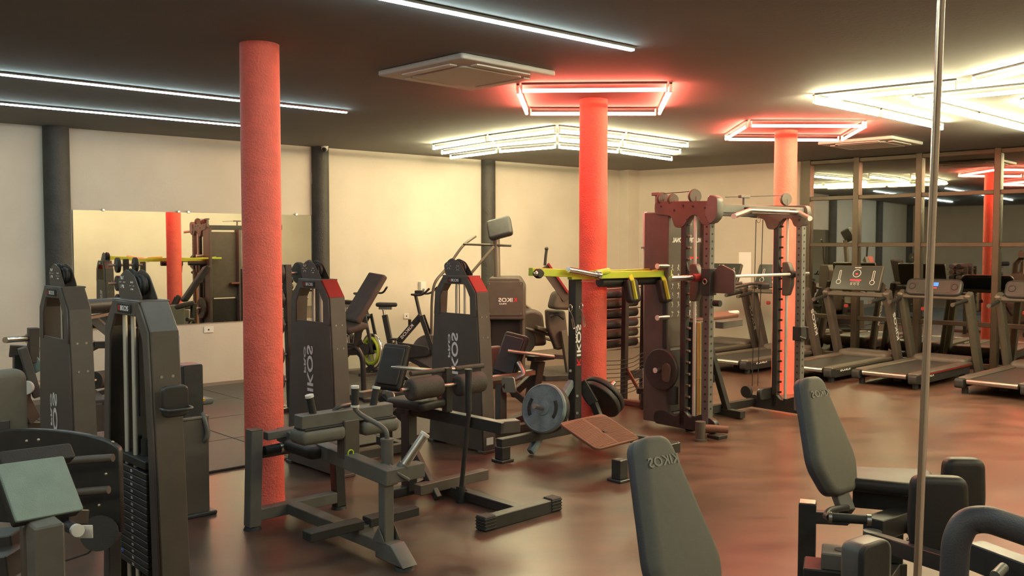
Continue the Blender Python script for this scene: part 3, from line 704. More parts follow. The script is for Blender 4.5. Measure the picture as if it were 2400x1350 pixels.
# lever arm (runs along -y over the spine)
MB().bar((sx_, .10, .53), (sx_, -1.08, .47), .08, .085).build('lever_arm', 'graym', t)
MB().bar((sx_ - .02, -1.04, .475), (sx_ + .22, -1.04, .475), .08, .08).build('lever_head', 'graym', t)
h0 = F.at(938, 1104, y=-1.04); h1 = F.at(995, 1019, y=-1.10)
MB().slab(h0 - (h1 - h0).normalized() * .01, *[V(a_) for a_ in rot_axes(h1 - h0)], rrect(.12, .12, .015), .014, .003).build('horn_flange', 'graym', t)
MB().cyl(h0, h0 + (h1 - h0) * .18, .034, seg=20).build('horn_collar', 'graym', t)
MB().cyl(h0, h1, .0245, seg=24).build('weight_horn', 'steel', t)
MB().cyl(h1 - (h1 - h0).normalized() * .004, h1 + (h1 - h0).normalized() * .01, .0265, seg=24).cyl(h1 + (h1 - h0).normalized() * .008, h1 + (h1 - h0).normalized() * .012, .006, seg=10).build('horn_cap', 'white', t)
# hand post with bent tube and grip
b0 = F.at(908, 1098, y=-.93)
MB().cyl((b0.x, b0.y, .47), F.at(907, 1030, y=-.93), .034, seg=20).cyl(F.at(907, 1034, y=-.93), F.at(907, 1028, y=-.93), .037, seg=20).build('hand_post', 'graym', t)
hp = [F.at(907, 1032, y=-.93), F.at(907, 1012, y=-.93), F.at(893, 998, y=-.90), F.at(845, 972, y=-.80), F.at(832, 958, y=-.78), F.at(832, 952, y=-.78)]
MB().tube(hp, .014, fil=.05).build('hand_tube', 'graym', t)
MB().cyl(F.at(832, 952, y=-.78), F.at(832, 910, y=-.78), .021, seg=18).build('hand_grip', 'rubber', t)
MB().cyl(F.at(832, 954, y=-.78), F.at(832, 949, y=-.78), .024, seg=18).cyl(F.at(832, 910, y=-.78), F.at(832, 904, y=-.78), .023, seg=18).build('grip_collar', 'white', t)
# thigh bar with pads
yb = -.62
a_, b_ = F.at(698, 990, y=yb), F.at(912, 957, y=yb); zc = (a_.z + b_.z) / 2
x0_, x1_ = a_.x, b_.x
MB().bar((x0_, yb, zc), (x1_, yb, zc), .085, .075).build('thigh_bar', 'graym', t)
for s, xa, xb in ((0, x0_ - .01, x0_ + .27), (1, x1_ - .22, x1_ + .03)):
    b = MB(); rpad(b, ((xa + xb) / 2, yb + .01, zc - .085), (1, 0, 0), (0, 1, 0), xb - xa, .16, .085, .03, 0); b.build('thigh_pad', 'olive', t)
    MB().box(((xa + xb) / 2, yb, zc - .042), (xb - xa - .04, .12, .012)).build('pad_board', 'rubber', t)
cp = F.at(812, 1040, y=yb)
MB().bar((cp.x, yb - .02, .50), (cp.x, yb - .02, zc - .02), .10, .085, .005, up=V((0, 1, 0))).build('lever_column', 'shell', t)
MB().ring(F.at(822, 1062, y=yb - .072), (0, -1, 0), .018, .004, 24, 6).build('yellow_ring', 'yellow', t)
for a0, a1, yy in (((737, 985), (725, 928), yb), ((873, 962), (882, 908), yb)):
    p0, p1 = F.at(*a0, y=yy), F.at(*a1, y=yy)
    pg = MB().cyl(p0, p1, .022, .020, 18).build('peg_grip', 'rubber', t)
    d = (p1 - p0).normalized()
    MB().cyl(p0, p0 + d * .014, .026, seg=18).cyl(p1 - d * .008, p1 + d * .006, .024, seg=18).build('peg_collar', 'white', pg)
MB().tube([F.at(781, 980, y=yb), F.at(781, 962, y=yb), F.at(796, 952, y=yb), F.at(826, 948, y=yb + .05)], .012, fil=.04).build('loop_handle', 'frame', t)
# seat pivot frame
MB().bar(F.at(622, 1022, y=.0), F.at(700, 1008, y=0.0), .06, .05).build('seat_rail', 'graym', t)
MB().cyl(F.at(620, 1056, y=.0), F.at(682, 1044, y=.0), .028, seg=16).build('damper', 'rubber', t)
MB().cyl(F.at(655, 1050, y=.0), F.at(662, 1048, y=.0), .030, seg=16).build('damper_ring', 'steel', t)
b = MB(); rpad(b, F.at(757, 1050, z=.50) + V((0, .06, 0)), (1, 0, 0), (0, 1, 0), .30, .34, .075, .05); b.build('seat', 'vinyl', t)
MB().box((.31, .05, .44), (.60, .07, .05)).build('seat_support', 'frame', t)
MB().box((.10, 0.0, .115), (.05, .02, .003), .001).build('sticker', 'white', t)

# ------------------------------------------------------------------ roller bench behind it
F = Fr(G(1214, 1212))
t = F.thing('roller_leg_bench', 'black leg bench with two foam rollers, tee bar and flat T-shaped foot on the floor', 'exercise bench')
lf, rf = F.at(1130, 1228, z=.04), F.at(1302, 1180, z=.04)
MB().bar(lf, rf, .075, .08).build('front_foot', 'frame', t)
for p, s in ((lf, 1), (rf, -1)):
    m = MB().box((p.x + s * .03, p.y, .046), (.09, .086, .088), .006)
    for z in (.014, .034, .054, .074): m.box((p.x + s * .03, p.y, z), (.094, .09, .008), .003)
    m.build('end_cap', 'rubber', t)
rp_ = F.at(1062, 1138, z=.05); my = (lf.y + rf.y) / 2
MB().bar((.0, my, .045), (0.0, rp_.y + .3, .045), .075, .06).build('spine', 'frame', t)
la, lb = F.at(978, 1148, z=.10), F.at(1138, 1110, z=.10)
MB().bar(la, lb, .07, .07).build('rear_foot', 'shell', t)
p0 = F.at(1080, 1160, z=.05); yp = p0.y
pt = F.at(1098, 872, x=p0.x)
MB().cyl((p0.x, yp, .0), (p0.x, yp, .11), .032, seg=18).build('pole_socket', 'rubber', t)
MB().tube([(p0.x, yp, .05), pt + V((0, 0, -.28)), pt], [.016, .016, .018], 14).cyl(pt - V((0, 0, .26)), pt, .022, seg=14).cyl(pt, pt + V((0, 0, .02)), .026, seg=14).build('lever_pole', 'frame', t)
MB().bar((p0.x, yp, .05), (0, yp, .05), .05, .05).build('pole_link', 'frame', t)
ym = F.at(985, 1000, x=-.05).y
bl, brr = F.at(935, 952, z=.60), F.at(1180, 1003, z=.52)
MB().bar(bl, brr, .07, .075).build('main_beam', 'frame', t)
MB().bar(brr + V((-.02, .06, 0)), brr + V((.13, .0, 0)), .09, .08).build('beam_end', 'shell', t)
sp0 = bl + (brr - bl) * .10
MB().bar((sp0.x, sp0.y, .02), sp0, .09, .075, .005, up=V((1, 0, 0))).build('seat_post', 'frame', t)
MB().bar((sp0.x, sp0.y - .32, .03), sp0 + V((0, 0, -.22)), .04, .05).build('brace', 'frame', t)
MB().bar((sp0.x - .22, sp0.y, .03), (sp0.x + .22, sp0.y, .03), .07, .06).build('post_foot', 'frame', t)
MB().bar((sp0.x, sp0.y, .04), (0, rp_.y + .25, .045), .06, .06).build('base_link', 'frame', t)
b = MB(); rpad(b, F.at(975, 943, z=.67), (.2, -1, 0), (1, .2, 0), .34, .26, .06, .05); b.build('seat', 'vinyl', t)
post = bl + (brr - bl) * .46
post = F.at(1048, 965, z=.60)
MB().bar(post, (post.x, post.y, F.at(1050, 862, x=post.x).z), .052, .052, .004, up=V((1, 0, 0))).build('tee_post', 'frame', t)
hl, hr = F.at(962, 876, y=post.y), F.at(1132, 857, y=post.y)
MB().cyl(hl, hr, .011, seg=12).build('tee_bar', 'steel', t)
for a_, b_ in ((hl, hl + (hr - hl) * .44), (hr, hr - (hr - hl) * .40)): MB().cyl(a_, b_, .0165, seg=14).build('foam_grip', 'foam', t)
for a_, b_ in (((958, 915), (1030, 903)), ((1070, 905), (1130, 893))):
    p0, p1 = F.at(*a_, y=post.y - .03), F.at(*b_, y=post.y - .03)
    d = (p1 - p0).normalized(); x_, y_ = rot_axes(d)
    MB().slab((p0 + p1) / 2, x_, y_, circle(.072, 28), (p1 - p0).length, .02, 4).build('foam_roller', 'foam', t)
r0, r1 = F.at(940, 914, y=post.y - .03), F.at(1140, 893, y=post.y - .03)
MB().cyl(r0, r1, .012, seg=12).build('roller_axle', 'steel', t)
MB().sphere(F.at(1029, 932, y=post.y), .016, 8).cyl(F.at(1029, 932, y=post.y), F.at(1029, 950, y=post.y), .008, seg=8).build('pull_pin', 'redp', t)['label'] = 'red pull pin'

# ------------------------------------------------------------------ yellow armed belt squat machine
F = Fr(G(1347, 1040))
t = F.thing('squat_lever_machine', 'black post machine with yellow-green shoulder arms and loaded weight discs beside the middle red column', 'weight machine')
MB().bar((0, 0, .17), (0, 0, 1.42), .085, .085, .005, up=V((0, 1, 0))).build('main_post', 'frame', t)
ft = F.at(1228, 1098, z=.0)
MB().bar((ft.x, -.05, .15), (.05, -.05, .15), .07, .07).build('side_beam', 'frame', t)
MB().bar((ft.x + .04, -.05, .02), (ft.x + .04, -.05, .12), .09, .09).box((ft.x + .04, -.05, .01), (.13, .13, .02)).build('side_foot', 'frame', t)
fr_ = F.at(1456, 1126, z=0)
MB().bar((0, 0, .15), (0, fr_.y - .0, .15), .07, .07).build('spine', 'frame', t)
MB().bar((fr_.x - .02, fr_.y, .02), (fr_.x - .02, fr_.y, .16), .085, .085).box((fr_.x - .02, fr_.y, .01), (.13, .13, .02)).build('front_foot', 'frame', t)
MB().bar((0, fr_.y, .15), (fr_.x + .12, fr_.y, .15), .08, .08).build('front_beam', 'frame', t)
MB().bar((-.1, .3, .15), (0, -.05, .15), .06, .06).bar((0, .0, .15), (.35, .35, .15), .06, .06).build('rear_beam', 'frame', t)
# ribbed foot board
c = [F.at(1318, 990, z=.36), F.at(1428, 972, z=.36), F.at(1484, 1028, z=.22), F.at(1390, 1060, z=.22)]
cen = sum(c, V((0, 0, 0))) / 4; ex = ((c[1] - c[0]) + (c[2] - c[3])).normalized(); ey = ((c[0] - c[3]) + (c[1] - c[2])).normalized(); ey = (ey - ex * ex.dot(ey)).normalized()
wd = ((c[1] - c[0]).length + (c[2] - c[3]).length) / 2; hh = ((c[0] - c[3]).length + (c[1] - c[2]).length) / 2
fb = MB().slab(cen, ex, ey, rrect(wd, hh, .05), .02, .005).build('foot_board', 'rust', t)
rb = MB(); nn = ex.cross(ey)
for i in range(26):
    y = -hh / 2 + .02 + i * (hh - .04) / 25
    for s in (-1, 1):
        rb.bar(cen + nn * .011 + ex * s * .015 + ey * (y + .0), cen + nn * .011 + ex * s * (wd / 2 - .02) + ey * (y - .03 if -hh / 2 < y - .03 else y), .004, .005, .001, up=nn)
o = rb.build('rib', 'rust', fb); o['kind'] = 'stuff'
MB().bar((0.02, cen.y, .15), cen - V((0, 0, .02)), .08, .06).build('board_support', 'frame', t)
# struts and discs
sl0, sl1 = F.at(1340, 895, y=.0), F.at(1243, 1060, y=-.05)
MB().bar(sl0, sl1, .05, .06).build('strut', 'plate', t)
MB().bar(F.at(1362, 895, y=0), F.at(1392, 945, y=-.1), .04, .09).bar(F.at(1392, 945, y=-.1), F.at(1412, 1000, y=-.2), .04, .07).build('strut', 'frame', t)
def wdisc(p, n, r, th, m, name, slots=True, label=None):
    n = V(n).normalized(); x, y = rot_axes(n)
    d = MB().slab(p, x, y, circle(r, 36), th, .012, 3).build(name, m); d.matrix_world = Matrix.Translation(F.o) @ Matrix.Rotation(F.a, 4, 'Z'); tag(d, label, 'weight plate', 'discs on the squat machine')
    MB().slab(V(p) + n * (th / 2 + .001), x, y, circle(r * .30, 24), .012, .004).build('hub', m, d)
    if slots:
        for s in (-1, 1):
            o = [(r * .62 * math.cos(a), r * .62 * math.sin(a)) for a in [(-.55 + k * 1.1 / 8) + (0 if s > 0 else PI) for k in range(9)]]
            pts = [V(p) + n * (th / 2 + .001) + x * a + y * b_ for a, b_ in o]
            MB().tube(pts, .014, 8).build('grip_slot', 'rubber', d)
    MB().ring(V(p) + n * (th / 2), n, r * .93, .005, 36, 6).build('rim', m, d)
    return d
nl = F.L(V(F.o) + V((-.52, -.80, .25)))
pd = F.at(1275, 957, y=-.12)
wdisc(pd, nl, .205, .045, 'plate', 'weight_disc', True, 'blue-grey iron weight disc with curved slots, left peg of the yellow armed machine')
wdisc(pd - nl.normalized() * .05, nl, .205, .05, 'plateb', 'weight_disc', False, 'black weight disc tucked behind the blue-grey disc of the yellow armed machine')
MB().cyl(pd, pd + nl.normalized() * .16, .02, seg=16).build('disc_peg', 'steel', t)
nr = F.L(V(F.o) + V((.60, .52, .60)))
pr = F.at(1412, 930, y=-.05)
wdisc(pr - nr.normalized() * .03, nr, .20, .05, 'plateb', 'weight_disc', False, 'lower black disc of the tilted pair on the right peg of the yellow armed machine')
wdisc(pr + nr.normalized() * .025, nr, .205, .045, 'plateb', 'weight_disc', False, 'upper black disc of the tilted pair on the right peg of the yellow armed machine')
MB().cyl(pr, pr + nr.normalized() * .19, .02, seg=16).build('disc_peg', 'chrome', t)
# yellow arms
yl = lambda px, py, y=-.06: F.at(px, py, y=y)
MB().bar(yl(1243, 637), yl(1345, 641), .05, .065).bar(yl(1335, 647), yl(1570, 641), .055, .06).build('yoke_beam', 'yellow', t)
MB().bar(yl(1335, 640, .1), yl(1558, 632, .1), .04, .03).build('yoke_beam', 'yellow', t)
MB().cyl(yl(1332, 632, -.14), yl(1405, 646, -.14), .025, seg=20).cyl(yl(1398, 645, -.14), yl(1404, 646, -.14), .038, seg=20).build('bar_sleeve', 'chrome', t)
MB().cyl(yl(1395, 640, -.12), yl(1425, 636, -.06), .026, .03, 16).build('sleeve_socket', 'yellow', t)
MB().cyl(yl(1530, 636, 0), yl(1568, 630, 0), .015, seg=12).build('arm_tip', 'yellow', t)
MB().slab(yl(1262, 641, -.10), (1, 0, 0), (0, 0, 1), fillet([(-.06, 0), (0, .05), (.06, 0), (0, -.05)], .03), .05, .01).build('yoke_bearing', 'rubber', t)
MB().sphere(yl(1256, 641, -.13), .02, 8).build('bearing_cap', 'chrome', t)
MB().bar(yl(1362, 659, -.1), yl(1392, 660, -.1), .006, .006).build('hook_rod', 'steel', t)
for i, (a_, b_) in enumerate((((1474, 640), (1492, 700)), ((1549, 640), (1568, 700)))):
    u0, u1 = yl(*a_, -.06), yl(a_[0] + 8, 658, -.12); u2 = yl(b_[0] - 2, 702, -.16)
    MB().bar(u0, u1, .045, .02).bar(u1, u2, .045, .018).build('pad_arm', 'yellow', t)
    cdn = (u1 + u2) / 2; d = (u2 - u1).normalized(); x_ = V((1, 0, 0)); x_ = (x_ - d * x_.dot(d)).normalized()
    n_ = x_.cross(d); n_ = n_ if n_.y > 0 else -n_
    b = MB(); b.slab(cdn + n_ * .045 + x_ * .022, x_, d, rrect(.15, .22, .05, 5), .075, .02, 3, 0); b.build('shoulder_pad', 'vinyl', t)
MB().cyl(yl(1405, 661, .0), yl(1470, 660, .0), .045, seg=18).build('neck_roller', 'vinyl', t)
MB().cyl(yl(1488, 658, .0), yl(1543, 656, .0), .042, seg=18).build('neck_roller', 'vinyl', t)
pk = F.at(1340, 800, y=-.045)
logo(t, (0.0, -.045, F.at(1340, 810, y=-.045).z), (0, 0, 1), (1, 0, 0), .36, .05)
text('PRO', t, (-.032, -.045, F.at(1340, 785, y=-.045).z), (0, 0, 1), (1, 0, 0), .14, .018)
for z in (1.10, 1.04, .98): MB().cyl((0.02, -.044, z), (0.02, -.0465, z), .009, seg=10).build('adjustment_hole', 'rubber', t)
for px, py in ((1337, 722), (1362, 718)):
    c_ = F.at(px, py, y=-.10)
    MB().ring(c_, (1, -.3, 0), .028, .004, 20, 6).build('carabiner_ring', 'chrome', t)
    a_ = c_ - V((0, 0, .03))
    MB().tube([a_, a_ + V((.03, 0, -.05)), a_ + V((.055, 0, -.14)), a_ + V((.035, 0, -.15)), a_ + V((.015, 0, -.06))], .004, 6, fil=.02).build('carabiner', 'chrome', t)
for px, py in ((1337, 869), (1353, 928), (1353, 968)):
    MB().cyl(F.at(px, py, y=-.045), F.at(px, py, y=-.055), .012, seg=10).build('bolt', 'steel', t)

# ------------------------------------------------------------------ mat rack beside the middle column
F = Fr(G(1462, 945), 43)
t = F.thing('mat_shelf_rack', 'dark rack with rolled exercise mats between middle red column and smith rack', 'rack')
z_top = F.at(1460, 662, y=0).z
for x, y in ((0, 0), (.32, 0)): MB().bar((x, y, 0), (x + .02, y, z_top), .06, .06, up=V((0, 1, 0))).build('upright', 'frame', t)
MB().bar((-.05, -.35, .03), (-.05, .35, .03), .07, .05).build('foot', 'rust', t)
MB().bar((.02, .0, .40), (.0, -.30, .05), .02, .04).build('foot_brace', 'rust', t)
MB().bar((0, 0, .30), (.36, 0, .30), .05, .09).build('lower_beam', 'frame', t)
for z in (1.245, 1.135, 1.025, .915, .805, .695, .585):
    MB().bar((-.5, .05, z), (.36, .05, z), .012, .012).bar((-.5, .35, z), (.36, .35, z), .012, .012).build('shelf_wire', 'steel', t)
MB().bar((-.5, .05, 0.02), (-.5, .05, 1.3), .05, .05).build('upright', 'frame', t)
for i in range(9):
    z = .50 - i * .045
    MB().tube([V((-.48, -.02, z)), V((-.15, -.05, z - .02)), V((.1, -.05, z - .015)), V((.22, -.04, z + .02)), V((.33, -.02, z + .03))], .004, 6, fil=.08).build('hanging_cord', 'rubber', t)
mats = []
for j, z in enumerate((1.305, 1.195, 1.085, .975, .865, .755, .645)):
    for i in range(2):
        m = MB().cyl((-.46, 0, 0), (.34, 0, 0), .050, seg=18)
        for s in (-.465, .345):
            m.ring((s, 0, 0), (1, 0, 0), .036, .006, 18, 5).ring((s, 0, 0), (1, 0, 0), .018, .006, 14, 5)
        o = m.build('rolled_mat', ('rubber', 'piping', 'foam')[(i + j) % 3])
        p = F.o + F.ex * 0.0 + F.ey * (.13 + i * .13) + V((0, 0, z - .002)); o.location = p; o.rotation_euler = (0, 0, F.a)
        tag(o, '%s rolled exercise mat on the %s shelf of the rack' % (('front', 'back')[i], ('top', 'second', 'third', 'fourth', 'fifth', 'sixth', 'lowest')[j]), 'exercise mat', 'rolled mats on the rack')

# ------------------------------------------------------------------ smith rack and cable station
FR = Fr(G(1640, 1018), 40)
F = FR
t = F.thing('smith_machine_rack', 'large smith rack and cable station with weight tower beside the farthest red column', 'weight machine')
Wd = 1.45; Z1 = F.at(1660, 488, x=0, y=None).z
def fy(px, py, x): return F.at(px, py, x=x)
# depths along local y: front 0, chrome rod, rear
yf = F.at(1658, 960, x=0).y; yrod = F.at(1626, 940, x=0).y; yr = F.at(1603, 940, x=0).y; yb = F.at(1552, 940, x=0).y
ztop = F.at(1600, 490, x=0).z
for x, nm in ((0, 'l'), (Wd, 'r')):
    s = 1 if nm == 'l' else -1
    MB().bar((x, yf, .06), (x, yf, ztop - .03), .07, .07, .004, up=V((1, 0, 0))).build('front_upright', 'graym', t)
    m = MB()
    for i in range(26):
        z = .25 + i * .065
        m.cyl((x - .036, yf, z), (x - .0385, yf, z), .010, seg=8); m.cyl((x, yf - .036, z), (x, yf - .0385, z), .010, seg=8)
    o = m.build('hole_row', 'rubber', t); o['kind'] = 'stuff'
    MB().bar((x, yr, .06), (x, yr, ztop - .03), .06, .06, .004, up=V((1, 0, 0))).build('catch_upright', 'frame', t)
    for i in range(17):
        z = .22 + i * .105
        MB().cyl((x + s * -.0, yr - .03, z), (x, yr - .065, z), .011, seg=10).build('catch_pin', 'steel' if nm == 'l' else 'rubber', t)
    MB().cyl((x, yrod, .12), (x, yrod, ztop - .02), .0145, seg=14).build('guide_rod', 'rod', t)
    # scalloped side plates top and bottom
    y0, y1 = yf - .08, yb + .08
    o_ = [(y0, ztop + .06), (y1, ztop + .08), (y1, ztop - .04), (yr + .14, ztop - .06), (yr + .10, ztop - .17), (yr - .0, ztop - .17), (yrod + .03, ztop - .06), (yrod - .06, ztop - .06), (yf + .06, ztop - .15), (yf - .04, ztop - .15), (y0 - .02, ztop - .03)]
    pl = MB().prism((x, 0, 0), (0, 1, 0), (0, 0, 1), fillet(o_, .04), .075).build('top_side_plate', 'shell', t)
    for yy, zz in ((y0 + .05, .03), (yr, .03), (yr + .1, -.01), (yrod, .02), (yr - .05, -.10), (yf, -.08), (y0 + .1, .0), (yb, .03)):
        MB().cyl((x - .038, yy, ztop + zz), (x - .043, yy, ztop + zz), .010, seg=8).build('bolt', 'rubber', pl)
    o_ = [(y0 - .02, .03), (y1, .03), (y1, .14), (yb - .02, .17), (yr + .06, .12), (yr, .22), (yrod + .02, .13), (yf + .04, .20), (y0 - .04, .14)]
    MB().prism((x, 0, 0), (0, 1, 0), (0, 0, 1), fillet(o_, .05), .06).build('base_side_plate', 'frame', t)
    MB().box((x, y0 - .03, .015), (.13, .13, .03)).build('foot', 'rubber', t)
    # carriage
    zc = F.at(1626, 662, x=0).z
    MB().slab((x, yrod, zc), (0, 1, 0), (0, 0, 1), fillet([(-.03, -.17), (.035, -.17), (.035, .17), (-.03, .17), (-.07, .08), (-.07, -.06)], .02), .075, .01).build('carriage', 'shell', t)
    MB().bar((x - .01, yrod + .05, zc + .02), (x - .01, yrod + .10, zc + .22), .015, .02).build('safety_hook', 'frame', t)
    MB().cyl((x, yrod - .02, .10), (x, yrod - .02, .16), .035, seg=14).build('rod_base', 'rubber', t)
MB().prism((0, 0, 0), (0, 1, 0), (0, 0, 1), fillet([(yf - .12, ztop + .09), (yf - .02, ztop + .12), (yf + .02, ztop - .05), (yf - .04, ztop - .15), (yf - .12, ztop - .08)], .04), .09).build('end_cap', 'graym', t)
MB().bar((0, yf - .02, ztop), (Wd, yf - .02, ztop), .06, .075).build('front_beam', 'graym', t)
MB().bar((0, yb, ztop), (Wd, yb, ztop), .06, .08).build('rear_beam', 'frame', t); MB().bar((0, yb, .08), (Wd, yb, .08), .06, .08).build('rear_beam', 'frame', t)
# multi grip chin bar on front beam
zb_ = ztop + .02
ga, gb, gc, gd = F.at(1720, 507, y=yf - .32), F.at(1757, 493, y=yf - .12), F.at(1872, 498, y=yf - .12), F.at(1898, 512, y=yf - .32)
MB().tube([gb, gc], .017, 12).build('chin_bar', 'steel', t)
for a_, b_ in ((ga, gb), (gd, gc)):
    MB().cyl(a_, b_, .022, seg=14).build('chin_grip', 'steel', t)
    MB().cyl(a_, a_ + (a_ - b_).normalized() * .006, .024, seg=14).build('grip_end', 'white', t)
MB().bar((gb.x + .03, yf - .12, gb.z), (gb.x + .03, yf, ztop), .03, .05).build('bar_bracket', 'frame', t); MB().bar((gc.x - .03, yf - .12, gc.z), (gc.x - .03, yf, ztop), .03, .05).build('bar_bracket', 'frame', t)
# smith bar with sleeves
ba, bb = F.at(1565, 651, y=yrod - .07), F.at(1900, 643, y=yrod - .07); zb_ = (ba.z + bb.z) / 2; yy = yrod - .07
MB().cyl((-.02, yy, zb_), (Wd, yy, zb_), .0145, seg=14).build('smith_bar', 'rod', t)
MB().cyl((-.42, yy, zb_), (-.10, yy, zb_), .025, seg=18).cyl((Wd + .06, yy, zb_), (Wd + .26, yy, zb_), .025, seg=18).build('bar_sleeve', 'chrome', t)
MB().cyl((-.12, yy, zb_), (-.02, yy, zb_), .034, seg=16).cyl((.01, yy, zb_), (.02, yy, zb_), .03, seg=16).build('bar_collar', 'redp', t)
MB().cyl((Wd - .06, yy, zb_), (Wd + .03, yy, zb_), .034, seg=16).build('bar_collar', 'rubber', t)
# j cup and spotter plate on front upright
zj = F.at(1660, 660, x=0).z
MB().slab((.02, yf - .05, zj), (0, 1, 0), (0, 0, 1), fillet([(-.22, .10), (-.06, .16), (.05, .03), (.05, -.10), (-.22, -.10)], .03), .02, .004).build('spotter_plate', 'shell', t)
MB().box((0, yf, zj), (.10, .10, .24)).build('jcup_clamp', 'frame', t)
MB().ring((-.055, yf, zj - .0), (1, 0, 0), .022, .006, 18, 6).build('clamp_ring', 'steel', t)
MB().cyl((0, yf - .06, zj - .19), (0, yf - .13, zj - .19), .028, seg=12).build('clamp_knob', 'rubber', t)
# lat bar hanging in the bay
ln = [F.at(1690, 681, y=.25), F.at(1745, 668, y=.3), F.at(1760, 665, y=.3), F.at(1800, 667, y=.3)]
MB().tube(ln, .016, fil=.05).build('lat_bar', 'frame', t)
MB().tube([F.at(1664, 674, y=.45), F.at(1738, 664, y=.3)], .018).build('lat_bar', 'frame', t)
MB().box(F.at(1790, 672, y=.3), (.13, .05, .05)).build('lat_swivel', 'frame', t)
# cables in the bay
for px in (1772, 1788):
    a_ = F.at(px, 515, y=.35); b_ = F.at(px - (9 if px == 1772 else 12), 905, y=.35)
    MB().cyl(a_, b_, .0045, seg=6).build('cable', 'rubber', t)
pu = F.at(1750, 918, y=.35)
MB().cyl(pu - V((.02, 0, 0)), pu + V((.02, 0, 0)), .06, seg=22).build('low_pulley', 'rubber', t)
MB().slab((Wd - .04, yr + .06, .20), (1, 0, 0), (0, 0, 1), rrect(.34, .12, .05), .05, .01).build('pulley_housing', 'frame', t)
MB().ring(F.at(1778, 515, y=.35), (0, 1, 0), .03, .003, 16, 5).build('cable_clip', 'steel', t)
# top pulleys and cable
def toppul(px, py, y=None, x=None, r=.06):
    p = F.at(px, py, y=y, x=x); n = F.L(F.o + V((.35, -.93, 0)))
    pl = MB().cyl(p - n * .02, p + n * .02, r, seg=22).ring(p, n, r, .007, 22, 6).build('top_pulley', 'shell', t)
    MB().bar((p.x, p.y, ztop + .03), p, .05, .012, up=V((1, 0, 0))).build('pulley_post', 'shell', t)
toppul(1553, 466, x=0, r=.055); toppul(1577, 468, x=0, r=.05); toppul(1628, 460, x=0, r=.06); toppul(1842, 467, x=Wd, r=.06)
q1_ = F.at(1540, 455, x=.0); q2_ = F.at(1628, 448, x=.0)
MB().cyl(q1_, q2_, .004, seg=6).build('cable', 'rubber', t)
MB().box(q1_, (.05, .10, .03)).bar(q1_, (q1_.x, q1_.y, ztop), .03, .03).build('pulley_stand', 'graym', t)
r1_ = F.at(1700, 462, y=.1); r2_ = F.at(1744, 461, y=.1); r3_ = F.at(1836, 458, y=.1)
MB().tube([r1_, r2_, r3_], .004, 6).build('cable', 'rubber', t)
MB().box(r2_, (.14, .04, .025)).bar(r2_, (r2_.x, r2_.y, ztop - .02), .025, .025).build('pulley_stand', 'graym', t)
MB().bar((r2_.x, r2_.y, ztop), (r2_.x, yf, ztop), .04, .04).build('stand_beam', 'frame', t)
# rear weight housing: perforated chart panel and side shroud
yh = yb + .05; xh0, xh1 = -.02, .60
MB().box((xh0 + .02, yh + .02, 1.03), (.05, .30, 1.98), .008).build('housing_side', 'shell', t)
MB().prism((xh0 - .012, yh - .10, 1.0), (0, 1, 0), (0, 0, 1), rrect(.05, .5, .02), .01).build('slot_window', 'rubber', t)
hp = MB().box(((xh0 + xh1) / 2, yh - .02, 1.35), (xh1 - xh0 - .05, .03, 1.22), .008).build('chart_panel', 'shell', t)
MB().box(((xh0 + xh1) / 2, yh - .02, .42), (xh1 - xh0 - .05, .03, .60), .008).build('lower_panel', 'frame', t)
MB().box((xh1, yh + .0, 1.03), (.06, .20, 1.94), .008).build('housing_side', 'graym', t)
text('MULTIFUNCIONAL 19BF', hp, ((xh0 + xh1) / 2 + .01, yh - .037, 1.76), (-1, 0, 0), (0, 0, 1), .54, .048)
text('EXERCISE CHART', hp, ((xh0 + xh1) / 2 + .12, yh - .037, 1.60), (-1, 0, 0), (0, 0, 1), .001, .001) if False else None
MB().box(((xh0 + xh1) / 2 + .14, yh - .037, 1.59), (.20, .003, .016), .001).build('chart_title', 'redletter', hp)
for r_ in range(6):
    for c_ in range(6):
        x = xh0 + .08 + c_ * .088; z = 1.50 - r_ * .088
        m = MB().ring((x, yh - .037, z + .018), (0, 1, 0), .007, .0025, 10, 4).bar((x, yh - .037, z + .01), (x + random.uniform(-.01, .01), yh - .037, z - .012), .008, .003, .001)
        m.bar((x, yh - .037, z - .01), (x - .014, yh - .037, z - .03), .004, .003, .001).bar((x, yh - .037, z - .01), (x + .014, yh - .037, z - .03), .004, .003, .001)
        m.bar((x, yh - .037, z + .006), (x + random.choice((-1, 1)) * .018, yh - .037, z + random.uniform(-.01, .02)), .004, .003, .001)
        m.build('exercise_figure', 'letter', hp)
# storage pegs with disc on the side
for px, py in ((1541, 624), (1541, 745)):
    p = F.at(px, py, x=-.15)
    MB().cyl(p, (-.0, p.y, p.z), .022, seg=16).build('storage_peg', 'steel', t); MB().cyl(p, p - V((.006, 0, 0)), .025, seg=16).build('peg_cap', 'white', t)
p = F.at(1536, 868, x=-.16)
MB().cyl(p, (0, p.y, p.z), .022, seg=16).build('storage_peg', 'steel', t); MB().cyl(p, p - V((.006, 0, 0)), .025, seg=16).build('peg_cap', 'white', t)
dd_ = MB().slab((-.075, p.y, p.z), (0, 1, 0), (0, 0, 1), circle(.195, 36), .04, .01); o = dd_.build('weight_disc', 'plateb')
o.matrix_world = Matrix.Translation(F.o) @ Matrix.Rotation(F.a, 4, 'Z'); tag(o, 'large black disc hanging on the lowest side peg of the smith rack', 'weight plate')
MB().slab((-.105, p.y - .09, p.z - .01), (0, 1, 0), (0, 0, 1), fillet([(-.03, -.10), (.05, -.09), (.06, .04), (0, .09), (-.05, .05)], .03), .02, .004).build('grip_plate', 'shell', t)
MB().cyl((-.03, p.y - .1, .40), (-.03, p.y - .1, .24), .05, seg=16).build('low_pulley', 'rubber', t)
